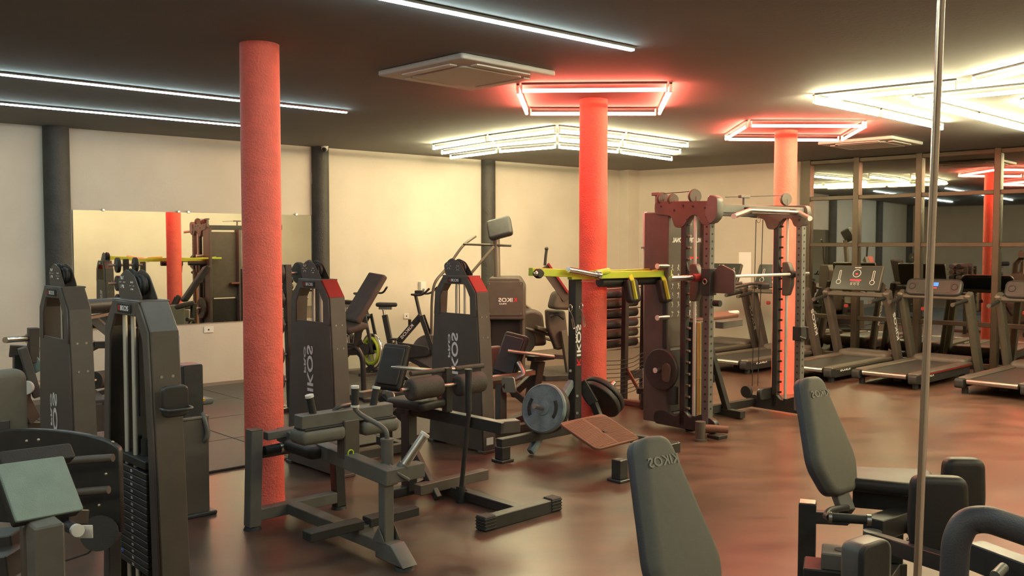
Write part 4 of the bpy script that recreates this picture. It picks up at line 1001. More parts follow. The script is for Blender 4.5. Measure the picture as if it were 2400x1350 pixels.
# landmine tube in front
l0, l1 = F.at(1645, 1003, z=.11), F.at(1706, 1007, z=.10)
MB().cyl(l0, l1, .034, seg=18).build('landmine_tube', 'rust', t); MB().cyl(l1, l1 + (l1 - l0).normalized() * .002, .026, seg=18).build('tube_mouth', 'rubber', t)
MB().cyl((l0.x - .02, l0.y, .02), (l0.x - .02, l0.y, .17), .045, seg=16).cyl((l0.x - .02, l0.y, 0), (l0.x - .02, l0.y, .02), .065, seg=16).build('landmine_pivot', 'shell', t)
# D handle on the right upright
hx = F.at(1858, 780, x=Wd)
MB().bar((Wd, yf, hx.z), (Wd, yf - .0, hx.z + .001), .1, .1).build('trolley', 'frame', t) if False else MB().box((Wd, yf, hx.z), (.10, .10, .14)).build('trolley', 'frame', t)
h_ = [V((Wd - .06, yf - .05, hx.z - .03)), V((Wd - .10, yf - .16, hx.z - .05)), V((Wd - .13, yf - .17, hx.z + .08))]
MB().tube(h_, .013, fil=.04).build('hook_handle', 'frame', t)

# standing barbell in its holder
b0 = G(1512, 958); z1 = P(1504, 497, b0.y).z
t = thing('standing_barbell', 'tall chrome barbell standing upright in a floor holder left of the smith rack', 'barbell', b0, 0)
MB().cyl((0, 0, .02), (-.02, 0, z1), .014, seg=12).build('shaft', 'rod', t)
MB().cyl((-.018, 0, z1 - .36), (-.02, 0, z1), .024, seg=16).cyl((0, 0, .03), (-.003, 0, .40), .024, seg=16).build('sleeve', 'rod', t)
MB().cyl((-.018, 0, z1 - .38), (-.018, 0, z1 - .36), .036, seg=16).cyl((-.002, 0, .40), (-.002, 0, .42), .036, seg=16).build('sleeve_stop', 'steel', t)
MB().box((0.0, 0, .09), (.10, .10, .18)).box((-.05, 0, .19), (.08, .06, .06)).build('floor_holder', 'frame', t)

# A frame storage stand with yellow stick inside the rack
F = Fr(G(1650, 985), 40); 
t = F.thing('step_stand', 'dark A-shaped stand with a red padded top inside the smith rack', 'stand')
rt = F.at(1706, 965, z=.05)
tp = F.at(1665, 745, y=.15)
MB().bar((.18, .15, .02), (.14, .15, tp.z), .07, .06, up=V((0, 1, 0))).build('leg', 'frame', t)
MB().bar((rt.x, rt.y, .05), (.16, .15, tp.z - .05), .06, .06).build('leg', 'frame', t)
MB().bar((rt.x, rt.y - .18, .045), (rt.x, rt.y + .18, .045), .08, .07).build('foot', 'rubber', t)
MB().bar((.17, .15, .38), (rt.x * .45 + .09, (rt.y + .15) / 2, .38), .05, .07).build('tie_bar', 'frame', t)
pa, pb = F.at(1610, 748, y=.1), F.at(1712, 736, y=.1)
MB().slab((pa + pb) / 2, (pb - pa), (0, 1, .1), rrect((pb - pa).length, .22, .02), .035, .01).build('top_pad', 'rust', t)
MB().bar(F.at(1685, 762, y=.2), F.at(1732, 755, y=.2), .10, .07).build('side_handle', 'graym', t)
MB().cyl(F.at(1705, 735, y=.25), F.at(1728, 733, y=.25), .028, seg=14).build('sleeve', 'rod', t)
def inrack(px, py, y):
    p = FR.at(px, py, y=y); return FR.o + FR.ex * p.x + FR.ey * p.y, p.z
pw, zt = inrack(1631, 752, yr - .02)
dk = MB().box((0, 0, zt / 2 + .002), (.20, .10, zt - .004), .01).build('padded_post', 'rubber'); dk.location = pw; dk.rotation_euler = (0, 0, FR.a); tag(dk, 'dark upright padded post inside the smith rack, just behind the yellow stick', 'post')
pw, zt = inrack(1640, 756, yr - .17)
o = MB().cyl((0, 0, 0.002), (-.005, 0, zt), .019, seg=12).ring((-.003, 0, zt * .5), (0, 0, 1), .019, .003, 14, 5).build('wooden_stick', 'wood'); o.location = pw
tag(o, 'yellow wooden stick standing upright inside the smith rack', 'stick')

# ------------------------------------------------------------------ treadmills
def treadmill(label, flat):
    t = thing('treadmill', label, 'treadmill', (0, 0, 0), 0, 'treadmills facing the glass front')
    L = 1.95; W = .80
    MB().box((.82, 0, .165), (1.60, .50, .022), .004).build('running_belt', 'track', t)
    for s in (-1, 1):
        MB().box((.86, s * .325, .165), (1.66, .13, .055), .02).build('side_rail', 'tgrey' if flat else 'shell', t)
        MB().box((.86, s * .37, .10), (1.5, .03, .09), .008).build('frame_rail', 'frame', t)
        MB().slab((.02, s * .35, .125), (1, 0, 0), (0, 0, 1), rrect(.14, .11, .035), .10, .012).build('rear_cap', 'rubber', t)
        MB().cyl((.10, s * .33, .0), (.10, s * .33, .07), .035, seg=12).build('foot', 'rubber', t); MB().cyl((1.5, s * .33, 0), (1.5, s * .33, .06), .035, seg=12).build('foot', 'rubber', t)
        # upright leaning back to the user
        MB().bar((1.80, s * .43, .04), (1.38, s * .43, 1.10), .085, .15, .02, up=V((1, 0, .4))).build('upright', 'tgrey' if not flat else 'shell', t)
        MB().tube([V((1.42, s * .43, 1.02)), V((1.10, s * .40, .98)), V((.98, s * .40, .97))], .024, 10, fil=.05).build('handrail', 'rubber', t)
        MB().tube([V((.99, s * .40, .97)), V((.96, s * .40, .97))], .026, 10).build('rail_tip', 'foam', t)
        if flat: text('KIKOS', t, (1.575, s * .43 - (.046 if s < 0 else -.046), .62), V((-.37, 0, .93)), V((-.93, 0, -.37)), .40, .07)
    MB().cyl((0, -.27, .15), (0, .27, .15), .032, seg=14).build('rear_roller', 'steel', t)
    hood = MB().slab((1.72, 0, .17), (0, 1, 0), (1, 0, 0), rrect(.72, .36, .09), .16, .06, 4); hood.build('motor_hood', 'shell', t)
    MB().box((1.0, 0, .06), (1.3, .10, .06)).build('underframe', 'frame', t)
    MB().box((1.39, 0, 1.04), (.12, .80, .06), .02).build('cross_bar', 'tgrey', t)
    d = V((.42, 0, .91)).normalized()
    if flat:
        MB().slab((1.40, 0, 1.26), (0, -1, 0), d, rrect(.70, .36, .02), .05, .008).build('console', 'tgrey', t)
        f = MB().slab(V((1.40, 0, 1.26)) + d.cross(V((0, 1, 0))) * .026 * (1 if d.cross(V((0, 1, 0))).x < 0 else -1), (0, -1, 0), d, rrect(.68, .34, .015), .004, .001).build('console_face', 'screen', t)
        o = V((1.40, 0, 1.26)) + V((-d.z, 0, d.x)) * .030
        X = V((0, -1, 0))
        MB().ring(o + d * .06, V((-d.z, 0, d.x)), .055, .004, 24, 5).build('dial_ring', 'letter', f)
        MB().box(o + d * .05, (.002, .03, .02), .0005, ry=.42).build('led_digit', 'e_redled', f)
        MB().slab(o - d * .04, X, d, rrect(.16, .02, .006), .003, .001).build('led_row', 'e_redled', f)
        for k in (-1, 0, 1): MB().ring(o - d * .10 + X * k * .05, V((-d.z, 0, d.x)), .012, .002, 14, 4).build('key', 'letter', f)
        MB().tube([o - d * .07 + X * .06, o - d * .06 + X * .06, o - d * .06 - X * .06, o - d * .08 - X * .06, o - d * .08 + X * .06, o - d * .07 + X * .06], .002, 4).build('key_outline', 'letter', f)
        for s in (-1, 1):
            c_ = o + X * s * .24
            MB().ring(c_ - d * .07, V((-d.z, 0, d.x)), .032, .003, 18, 4).build('cup_outline', 'letter', f)
            pts = [c_ - d * .04 + X * .012, c_ + d * .10 + X * .012 + X * .0, c_ + d * .10 - X * .012, c_ - d * .04 - X * .012]
            MB().tube(pts, .003, 4, fil=.02).build('slider_outline', 'letter', f)
        text('KIKOS', f, o + d * .145, (0, 1, 0), d, .09, .014)
    else:
        MB().slab((1.38, 0, 1.16), (0, -1, 0), d, rrect(.72, .24, .09, 6), .07, .03, 4).build('console', 'frame', t)
        o = V((1.38, 0, 1.16)) + V((-d.z, 0, d.x)) * .037
        f = MB().slab(o, (0, -1, 0), d, rrect(.44, .17, .04), .004, .001).build('console_face', 'screen', t)
        MB().slab(o + d * .03 + V((-d.z, 0, d.x)) * .003, (0, -1, 0), d, rrect(.13, .05, .006), .003, .001).build('lcd', 'e_blue', f)
        MB().slab(o - d * .02 + V((-d.z, 0, d.x)) * .003, (0, -1, 0), d, rrect(.10, .015, .004), .003, .001).build('led_row', 'e_redled', f)
        MB().ring(o + V((0, -.27, 0)), V((-d.z, 0, d.x)), .04, .006, 18, 5).ring(o + V((0, .27, 0)), V((-d.z, 0, d.x)), .04, .006, 18, 5).build('cup_ring', 'rubber', f)
        for s in (-1, 1): MB().box((.86, s * .392, .165), (1.5, .004, .02), .001).build('red_trim_line', 'redp', t)
    MB().box((.45, .0, .178), (.01, .3, .001), .0004).build('belt_mark', 'steel', t) if False else None
    text('KIKOS', t, (.35, -.388, .145), (-1, 0, 0), (0, 0, 1), .26, .038)
    MB().box((1.30, .10, .88), (.05, .05, .05), .01).build('stop_key', 'redp', t)['label'] = 'red safety key'
    return t
tA_ = treadmill('wide console treadmill with outlined dial panel in front of the glass', True)
tA_.location = V((3.70, 11.60, 0)); tA_.rotation_euler = (0, 0, UA)
dup(tA_, V((2.83, 12.30, 0)), UA, 'treadmill right behind the farthest red column')
dup(tA_, V((2.19, 13.20, 0)), UA, 'farthest treadmill, seen through the open bay of the smith rack')
tB_ = treadmill('treadmill with oval console and glowing blue display in front of the glass', False)
tB_.location = V((4.50, 11.02, 0)); tB_.rotation_euler = (0, 0, UA)
dup(tB_, V((5.40, 10.25, 0)), UA, 'treadmill cut off by the right edge of the view')

# ------------------------------------------------------------------ spin bikes
def bike(label, wheel, m):
    t = thing('spin_bike', label, 'exercise bike', (0, 0, 0), 0, 'spin bikes along the wall')
    # x forward
    for x in (-.45, .55):
        MB().bar((x, -.25, .03), (x, .25, .03), .06, .05).build('stabilizer', 'frame', t)
    MB().bar((-.45, 0, .06), (-.05, 0, .34), .05, .07).bar((-.05, 0, .32), (.50, 0, .06), .05, .06).build('lower_frame', 'frame', t)
    MB().bar((-.10, 0, .30), (-.20, 0, .80), .05, .07).build('seat_tube', 'frame', t)
    MB().bar((-.10, 0, .35), (.30, 0, .80), .06, .08).build('down_tube', 'frame', t)
    MB().tube([(-.20, 0, .78), (-.22, 0, .88)], .018).bar((-.28, 0, .89), (-.10, 0, .89), .03, .04).build('seat_post', 'steel', t)
    MB().slab((-.17, 0, .935), (1, 0, 0), (0, 1, 0), fillet([(-.14, -.07), (-.02, -.06), (.14, -.02), (.14, .02), (-.02, .06), (-.14, .07)], .04), .055, .022, 4).build('saddle', 'rubber', t)
    MB().tube([(.29, 0, .76), (.22, 0, 1.06)], .022).build('handlebar_post', 'frame', t)
    for s in (-1, 1):
        MB().bar((.30, s * .05, .80), (.48, s * .05, .30), .018, .06).build('fork', 'frame', t)
        MB().tube([(.20, s * .0, 1.07), (.20, s * .16, 1.08), (.36, s * .20, 1.07), (.46, s * .20, 1.16)], .014, fil=.06).build('handlebar', 'rubber', t)
        MB().bar((.0, s * .10, .34), (.03 * s, s * .10, .34 - s * .16), .02, .03).build('crank', 'steel', t)
        MB().box((.03 * s, s * .16, .34 - s * .16), (.10, .08, .025)).build('pedal', 'rubber', t)
    MB().box((.27, 0, 1.10), (.10, .10, .05)).build('display', 'rubber', t)
    MB().cyl((.12, .06, .66), (.12, .06, .74), .02, seg=10).build('brake_knob', 'rubber', t)
    w_ = MB().slab((.40, 0, .32), (1, 0, 0), (0, 0, 1), circle(.235, 36), .035, .01).build('flywheel', 'graym' if m != 'yellow' else 'chrome', t)
    if m == 'yellow':
        MB().ring((.40, -.02, .32), (0, 1, 0), .17, .025, 32, 6).ring((.40, .02, .32), (0, 1, 0), .17, .025, 32, 6).build('wheel_ring', 'yellow', w_)['label'] = 'yellow-green ring'
        for k in range(5):
            a = k * 2 * PI / 5; MB().bar((.40, -.022, .32), (.40 + .17 * math.cos(a), -.022, .32 + .17 * math.sin(a)), .01, .035).build('wheel_spoke', 'yellow', w_)
    MB().cyl((.40, -.05, .32), (.40, .05, .32), .045, seg=16).build('wheel_hub', 'rubber', w_)
    MB().slab((.08, -.055, .34), (1, 0, 0), (0, 0, 1), fillet([(-.16, -.12), (.34, -.06), (.34, .06), (-.16, .12)], .06), .03, .008).build('chain_guard', 'frame', t)
    text('KIKOS', t, (.11, -.035, .59), V((-.66, 0, -.74)), V((-.74, 0, .66)), .24, .04)
    return t
b1 = bike('spin bike with yellow-green flywheel ring behind the tilted bench', 'y', 'yellow')
b1.location = G(868, 880) * 1.0; b1.location = V((-2.11, 12.34, 0)); b1.rotation_euler = (0, 0, math.radians(-48))
b2_ = bike('spin bike with grey disc flywheel between the tilted bench and the stair climber', 'g', 'graym')
b2_.location = V((-1.47, 11.95, 0)); b2_.rotation_euler = (0, 0, math.radians(-10))

# ------------------------------------------------------------------ adjustable bench
F = Fr((-1.78, 10.0), 20)
t = F.thing('adjustable_bench', 'adjustable bench with long tilted back pad behind the weight machine nearest the column', 'exercise bench')
q = lambda px, py, Y=10.0: F.L(P(px, py, Y))
lo_, hi_ = q(827, 745, 9.9), q(882, 652, 10.1); rise = (hi_ - lo_).normalized(); ax = V((.35, -.94, 0)); ax = F.L(F.o + V((.8, -.6, 0))).normalized(); ax = (ax - rise * ax.dot(rise)).normalized()
b = MB(); rpad(b, (lo_ + hi_) / 2, ax, rise, .27, (hi_ - lo_).length + .10, .075, .025); b.build('back_pad', 'foam', t)
l2, h2 = q(812, 768, 9.9), q(830, 752, 9.9)
b = MB(); rpad(b, (l2 + h2) / 2 + V((0, 0, -.03)), ax, V((.9, .3, .2)), .27, .26, .07, .03); b.build('seat', 'foam', t)
MB().tube([q(850, 800), q(800, 830), V((q(800, 830).x - .1, 0, .05))], .028, fil=.1).build('frame_tube', 'frame', t)
MB().tube([q(800, 808), q(835, 812), q(850, 838), (q(853, 860).x, q(853, 860).y, .02)], .03, fil=.12).build('arched_leg', 'frame', t)
MB().bar(q(842, 760), q(835, 812), .05, .08).build('pad_link', 'frame', t)
MB().bar((q(853, 860).x, -.25, .03), (q(853, 860).x, .25, .03), .07, .05).build('foot', 'frame', t); MB().bar((-.35, -.2, .03), (-.35, .2, .03), .07, .05).build('foot', 'frame', t); MB().bar((-.35, 0, .05), (q(853, 860).x, 0, .05), .06, .05).build('foot_beam', 'frame', t)

# ------------------------------------------------------------------ stair climber behind machine D
F = Fr((-.22, 11.7), 43)
t = F.thing('stair_climber', 'tall stair climber with rear panel lettering and high console before the third black wall column', 'exercise machine')
q = lambda px, py, Y=11.7: F.L(P(px, py, Y))
# body oriented so its flat rear face looks toward the viewer
ang = math.radians(-45) ; B0 = P(1180, 840, 11.9); B0.z = 0
fx = V((math.cos(math.radians(-2)), math.sin(math.radians(-2)), 0)); fxl = dL(F, fx); fyl = dL(F, V((-fx.y, fx.x, 0)))
cb = F.L(P(1184, 700, 11.6))
o_ = fillet([(-.25, -.27), (.25, -.27), (.25, .16), (.18, .27), (-.20, .27), (-.25, .16)], .03)
MB().slab(cb + fyl * .35, fxl, V((0, 0, 1)), o_, .70, .02).build('body_shell', 'shell', t)
pn_ = MB().slab(cb - fyl * .005, fxl, V((0, 0, 1)), rrect(.46, .43, .02), .012, .003); pn_ = pn_.build('rear_panel', 'shell', t); 
lg = cb - fyl * .014 + V((0, 0, -.035)) + fxl * .03
logo(pn_, lg + V((0, 0, .02)), -fxl, V((0, 0, 1)), .235, .052)
text('PRO', pn_, lg - fxl * .06 + V((0, 0, -.03)), -fxl, V((0, 0, 1)), .09, .02)
for dx in (-.2, .2):
    for dz in (-.19, .19): MB().cyl(cb - fyl * .012 + fxl * dx + V((0, 0, dz)), cb - fyl * .018 + fxl * dx + V((0, 0, dz)), .008, seg=8).build('bolt', 'steel', pn_)
for s in (-1, 1): MB().bar(V((cb.x, cb.y, 0)) + fxl * s * .22 + fyl * .06, cb + fxl * s * .22 + fyl * .06 + V((0, 0, -.24)), .05, .05).build('frame_leg', 'shell', t)
MB().slab(V((cb.x, cb.y, .42)) + fyl * .42, fxl, V((0, 0, 1)), rrect(.40, .75, .03), .60, .02).build('step_housing', 'rubber', t)
for k in range(3): MB().obox(V((cb.x, cb.y, .25 + k * .2)) + fyl * (.9 - k * .15), fxl * .24, fyl * .12, V((0, 0, .02)), .005).build('step', 'rubber', t)
mb0 = P(1165, 655, 11.75)
MB().tube([F.L(mb0), F.L(P(1163, 555, 11.8))], .045, 16).build('mast', 'tgrey', t)
cc_ = P(1171, 535, 11.75); cr = V((.95, -.15, .25)).normalized(); cu_ = V((.28, .35, .90)); cu_ = (cu_ - cr * cu_.dot(cr)).normalized()
MB().slab(F.L(cc_), dL(F, cr), dL(F, cu_), rrect(.32, .27, .05, 5), .10, .03, 4).build('console', 'frame', t)
MB().cyl(q(1086, 572, 11.9), q(1198, 576, 11.7), .016, seg=10).build('cross_handle', 'tgrey', t)
MB().tube([q(1115, 553, 12.2), q(1086, 573, 12.1), q(1045, 632, 12.0), q(1018, 660, 11.9), q(1012, 700, 11.9), (q(1010, 830, 11.9).x, q(1010, 830, 11.9).y, .1)], .018, fil=.1).build('handrail', 'tgrey', t)
MB().tube([q(1158, 578, 11.6), q(1100, 645, 11.5), q(1085, 640, 11.5), q(1070, 665, 11.5), (q(1070, 800, 11.5).x, q(1070, 800, 11.5).y, .1)], .018, fil=.06).build('handrail', 'tgrey', t)
MB().box((q(1165, 850, 12.1).x, q(1165, 850, 12.1).y, .04), (1.1, .7, .08), rz=math.radians(-45)).build('base', 'frame', t)

# ------------------------------------------------------------------ elliptical and reclining bike near the wall
F = Fr((.55, 12.4), 20)
t = F.thing('elliptical_trainer', 'low dark elliptical trainer with linked pedals right of the stair climber', 'exercise machine')
q = lambda px, py, Y=12.2: F.L(P(px, py, Y))
MB().slab(q(1240, 760), (1, 0, 0), (0, 0, 1), fillet([(-.20, -.28), (.20, -.28), (.14, .16), (.0, .22), (-.16, .18)], .06), .35, .05).build('wheel_housing', 'shell', t)
MB().slab(q(1228, 800, 12.0), (1, 0, 0), (0, 0, 1), circle(.16, 28), .06, .015).build('drive_wheel', 'rubber', t)
for s, Y in ((0, 12.0), (1, 12.4)):
    MB().tube([q(1232, 770 + s * 6, Y), q(1300, 788 - s * 14, Y), q(1350, 812 - s * 10, Y)], .022, fil=.05).build('pedal_link', 'shell', t)
    MB().slab(q(1285 + s * 10, 775 + s * 22, Y), (.95, 0, -.28), (0, 1, 0), rrect(.38, .14, .05), .05, .015).build('foot_pedal', 'tgrey', t)
    MB().bar(q(1228, 830 + s * 4, Y), q(1342, 838, Y), .05, .05).build('base_rail', 'shell', t)
    MB().cyl(q(1296 + s * 12, 812, Y), q(1312 + s * 12, 809, Y), .035, seg=12).build('link_roller', 'steel', t)
MB().box((q(1280, 850, 12.2).x, q(1280, 850, 12.2).y, .03), (.9, .5, .06)).build('base', 'frame', t)
MB().tube([q(1226, 712, 12.3), q(1245, 725, 12.3), q(1255, 762, 12.3)], .02, fil=.05).build('arm', 'tgrey', t)
F = Fr((.9, 12.3), 20)
t = F.thing('reclining_bike', 'dark reclining bike with slanted red-topped mast beside the middle red column', 'exercise bike')
q = lambda px, py, Y=11.6: F.L(P(px, py, Y))
MB().bar(q(1276, 624), q(1330, 700), .12, .13).build('mast', 'shell', t)
MB().bar(q(1284, 617, 11.55), q(1332, 687, 11.55), .10, .03).build('mast_top', 'redp', t)['label'] = 'red top face'
MB().tube([q(1277, 622), q(1279, 600), q(1281, 585)], .018).sphere(q(1281, 583), .025, 8).build('upright_grip', 'rubber', t)
MB().slab(q(1322, 705, 11.7), (1, 0, 0), (0, 0, 1), fillet([(-.20, -.10), (.12, -.12), (.20, .05), (.05, .14), (-.14, .12)], .06), .25, .04).build('housing', 'shell', t)
MB().slab(q(1305, 760, 11.9), (1, 0, 0), (0, 0, 1), fillet([(-.16, .20), (.10, .18), (.16, -.30), (-.02, -.34), (-.14, -.05)], .04), .12, .03).build('seat_back', 'shell', t)
MB().bar(q(1320, 775, 11.8), (q(1335, 850, 11.8).x, q(1335, 850, 11.8).y, .06), .08, .08).build('frame_post', 'tgrey', t)
MB().box((q(1330, 850, 11.8).x, q(1330, 850, 11.8).y, .035), (.8, .45, .07)).build('base', 'frame', t)
MB().tube([q(1290, 742, 11.7), q(1306, 735, 11.7), q(1322, 748, 11.7)], .018, fil=.03).build('side_grip', 'rubber', t)

# ------------------------------------------------------------------ dumbbell tree seen between the nearest column and machine C
F = Fr((-2.25, 9.3), 43)
t = F.thing('plate_tree', 'dark plate rack with stacked discs peeking out right of the nearest red column', 'rack')
q = lambda px, py, Y=9.3: F.L(P(px, py, Y))
MB().bar((0, 0, 0), q(672, 620), .07, .07).build('post', 'frame', t)
MB().bar((-.3, 0, .03), (.3, 0, .03), .07, .06).bar((0, -.3, .03), (0, .3, .03), .07, .06).build('base', 'frame', t)
for pi_, py in enumerate((640, 700, 760, 830, 890)):
    p = q(676, py); MB().cyl(p - V((.25, 0, 0)), p + V((.22, 0, 0)), .018, seg=12).build('peg', 'steel', t)
    for s, r in ((-.12, .11), (.12, .11 if py < 800 else .19)):
        o = MB().slab(p + V((s, 0, 0)), (0, 1, 0), (0, 0, 1), circle(r, 26), .05, .01).build('weight_disc', 'plateb'); o.matrix_world = Matrix.Translation(F.o) @ Matrix.Rotation(F.a, 4, 'Z')
        tag(o, 'black disc on the %s peg of the plate rack, %s side' % (('top', 'second', 'middle', 'fourth', 'lowest')[pi_], 'left' if s < 0 else 'right'), 'weight plate', 'discs on the plate rack')

# ------------------------------------------------------------------ hip abduction machines at the right front
def kite(w0, w1, w2, h): return fillet([(-w2, 0), (w2, 0), (w1, h * .27), (w0, h), (-w0, h), (-w1, h * .27)], .055, 6)
def hip_pad(F, t, top, bot, Y0, Y1, axw, w0, w1, w2, txt):
    tp, bt = F.L(P(*top, Y0)), F.L(P(*bot, Y1)); rise = (tp - bt); h = rise.length; rise.normalize()
    ax = dL(F, axw); ax = (ax - rise * ax.dot(rise)).normalized(); n = ax.cross(rise)
    MB().slab(bt, ax, rise, kite(w0, w1, w2, h), .075, .03, 5, .006).build('back_pad', 'olive', t)
    MB().slab(bt - n * .03, ax, rise, kite(w0 * 1.02, w1 * 1.02, w2 * 1.02, h), .055, .02, 4).build('pad_side', 'piping', t)
    c_ = bt + rise * (h - .095) + n * .0415
    text('KIKOS', t, c_, -ax, rise, .15, .035, 'faint', 'embossed_lettering', .003)
    return tp, bt, ax, rise, n
F = Fr((1.62, 4.75), -20)
t = F.thing('hip_abduction_machine', 'seated hip machine with whole grey back pad, seat and knee pads at the right front', 'weight machine')
tp, bt, ax, rise, n = hip_pad(F, t, (1895, 884), (1975, 1158), 4.72, 4.55, V((.80, .60, .0)), .075, .165, .10, 1)
q = lambda px, py, Y: F.L(P(px, py, Y))
MB().bar(q(1962, 1140, 4.6), q(1985, 1200, 4.5), .075, .055).build('pad_bracket', 'graym', t)
pp_ = P(1893, 1178, 4.62); pl_ = F.L(pp_)
MB().bar((pl_.x, pl_.y, 0), pl_, .085, .085, up=V((1, 0, 0))).build('rear_post', 'frame', t)
MB().box(pl_ + V((0, 0, .003)), (.08, .08, .008)).build('post_cap', 'steel', t)
MB().bar(pl_ + V((0, 0, -.07)), q(1990, 1215, 4.5), .06, .06).build('seat_beam', 'frame', t)
sl = MB(); st = [P(1950, 1195, 4.5), P(2010, 1150, 4.95), P(2160, 1165, 4.85), P(2165, 1200, 4.4)]
sc_ = sum([F.L(x) for x in st], V((0, 0, 0))) / 4; sc_.z = .50
MB().slab(sc_, (1, .05, 0), (0, 1, 0), fillet([(-.22, -.14), (.24, -.20), (.24, .20), (-.22, .14)], .07, 5), .07, .028, 4, .008).build('seat', 'vinyl', t)
MB().box(sc_ + V((.02, 0, -.09)), (.34, .12, .10)).build('seat_support', 'frame', t)
MB().bar((sc_.x + .05, sc_.y, 0.03), (sc_.x + .05, sc_.y, .42), .10, .09, up=V((1, 0, 0))).build('seat_post', 'frame', t)
MB().tube([q(1985, 1185, 4.85), q(2050, 1152, 5.0), q(2075, 1150, 5.0), q(2140, 1162, 4.9)], .017, fil=.06).build('far_handle', 'graym', t)
MB().tube([q(1985, 1190, 4.5), q(1945, 1196, 4.35), q(1935, 1210, 4.25), q(1945, 1213, 4.2)], .017, fil=.05).build('handle_tube', 'frame', t)
g0, g1 = q(1942, 1212, 4.2), q(2040, 1219, 4.15)
gg = MB().cyl(g0, g1, .0215, seg=20).build('hand_grip', 'rubber', t)
d = (g1 - g0).normalized()
MB().cyl(g0, g0 + d * .015, .025, seg=20).cyl(g1 - d * .015, g1 + d * .004, .025, seg=20).build('grip_ring', 'steel', gg)
# knee pads
def knee(c_, W, H, th, rz, tl=0.0):
    ex = V((math.cos(rz), math.sin(rz), 0)); ez = V((0, 0, 1)); ez = (ez + ex * tl).normalized()
    MB().slab(F.L(c_), dL(F, ex), dL(F, ez), fillet([(-W * .42, -H / 2), (W * .42, -H / 2), (W / 2, -H * .2), (W * .46, H / 2), (-W * .46, H / 2), (-W / 2, -H * .2)], .05, 5), th, .03, 4, .004).build('knee_pad', 'vinyl', t)
knee(P(2198, 1205, 3.95), .25, .34, .085, math.radians(-8)); knee(P(2256, 1145, 4.35), .20, .30, .09, math.radians(-5))
MB().bar(q(2045, 1265, 4.25), q(2250, 1330, 3.6), .055, .07).build('swing_arm', 'frame', t)
pv = P(2045, 1250, 4.25)
MB().cyl(F.L(pv) - V((0, 0, .11)), F.L(pv), .040, seg=18).build('pivot_post', 'frame', t); MB().cyl(F.L(pv), F.L(pv) + V((0, 0, .012)), .042, seg=18).build('pivot_cap', 'graym', t)
MB().bar(q(2045, 1240, 4.3), q(2120, 1215, 4.5), .10, .10).build('arm_block', 'frame', t)
MB().bar(q(2120, 1220, 4.5), q(2200, 1285, 4.2), .06, .07).build('swing_arm', 'frame', t)
MB().bar((F.L(pv).x, F.L(pv).y, .05), (sc_.x + .05, sc_.y, .05), .09, .08).bar((pl_.x, pl_.y, .05), (sc_.x + .1, sc_.y, .05), .09, .08).build('base_beam', 'frame', t)
MB().bar((F.L(pv).x, F.L(pv).y, .0), (F.L(pv).x, F.L(pv).y, F.L(pv).z - .1), .08, .08, up=V((1, 0, 0))).build('pivot_support', 'frame', t)
MB().slab(q(2150, 1275, 4.15), (1, 0, 0), (0, 0, 1), rrect(.09, .05, .01), .03, .004).build('adjuster', 'steel', t)
MB().sphere(q(2163, 1262, 4.1), .017, 8).build('adjuster_knob', 'chrome', t)

F = Fr((1.20, 3.72), -20)
t = F.thing('padded_roller_machine', 'low machine with rounded dark box and stepped block at the bottom edge, right of centre', 'weight machine')
q = lambda px, py, Y: F.L(P(px, py, Y))
MB().slab(q(2030, 1320, 3.75), dL(F, V((.80, .58, 0)).normalized()), (0, 0, 1), rrect(.20, .20, .05, 5), .13, .03, 4).build('rounded_housing', 'graym', t)
MB().slab(q(2048, 1325, 3.66), dL(F, V((.80, .58, 0)).normalized()), (0, 0, 1), rrect(.19, .19, .05, 5), .03, .01, 4).build('housing_face', 'rubber', t)
s1 = q(1955, 1335, 4.05)
MB().box((s1.x, s1.y, s1.z - .05), (.26, .18, .14), .006).build('lower_step', 'frame', t)
MB().box((s1.x + .03, s1.y, s1.z + .055), (.17, .15, .075), .006).build('upper_step', 'graym', t)
MB().cyl((s1.x + .03, s1.y, s1.z + .09), (s1.x + .03, s1.y, s1.z + .096), .03, seg=18).build('step_button', 'foam', t)
MB().box((s1.x, s1.y, (s1.z - .12) / 2), (.20, .14, s1.z - .12), .006).build('block_base', 'frame', t)
rh = q(2030, 1320, 3.75)
MB().box((rh.x, rh.y, (rh.z - .08) / 2), (.07, .09, rh.z - .08), .005).build('housing_post', 'frame', t)
MB().bar((s1.x, s1.y, .04), (rh.x, rh.y, .04), .08, .08).build('base_beam', 'frame', t)

F = Fr((.62, 3.05), -20)
t = F.thing('hip_adduction_machine', 'seated hip machine whose large grey back pad is cut by the bottom edge', 'weight machine')
tp, bt, ax, rise, n = hip_pad(F, t, (1520, 1024), (1640, 1450), 3.28, 3.08, V((.80, .60, .0)), .075, .165, .10, 1)
MB().bar(bt + rise * .03 - n * .04, bt + V((.08, 0, -.12)), .08, .06).build('pad_bracket', 'graym', t)
MB().bar((bt.x + .08, bt.y, 0), (bt.x + .08, bt.y, bt.z - .08), .09, .09, up=V((1, 0, 0))).build('rear_post', 'frame', t)
MB().slab((bt.x + .34, bt.y, bt.z - .09), (1, 0, 0), (0, 1, 0), fillet([(-.22, -.14), (.24, -.20), (.24, .20), (-.22, .14)], .07, 5), .07, .028, 4, .008).build('seat', 'vinyl', t)
MB().bar((bt.x + .0, bt.y, .05), (bt.x + .6, bt.y, .05), .09, .08).build('base_beam', 'frame', t)
MB().bar((bt.x + .35, bt.y, .06), (bt.x + .35, bt.y, bt.z - .12), .09, .09, up=V((1, 0, 0))).build('seat_post', 'frame', t)

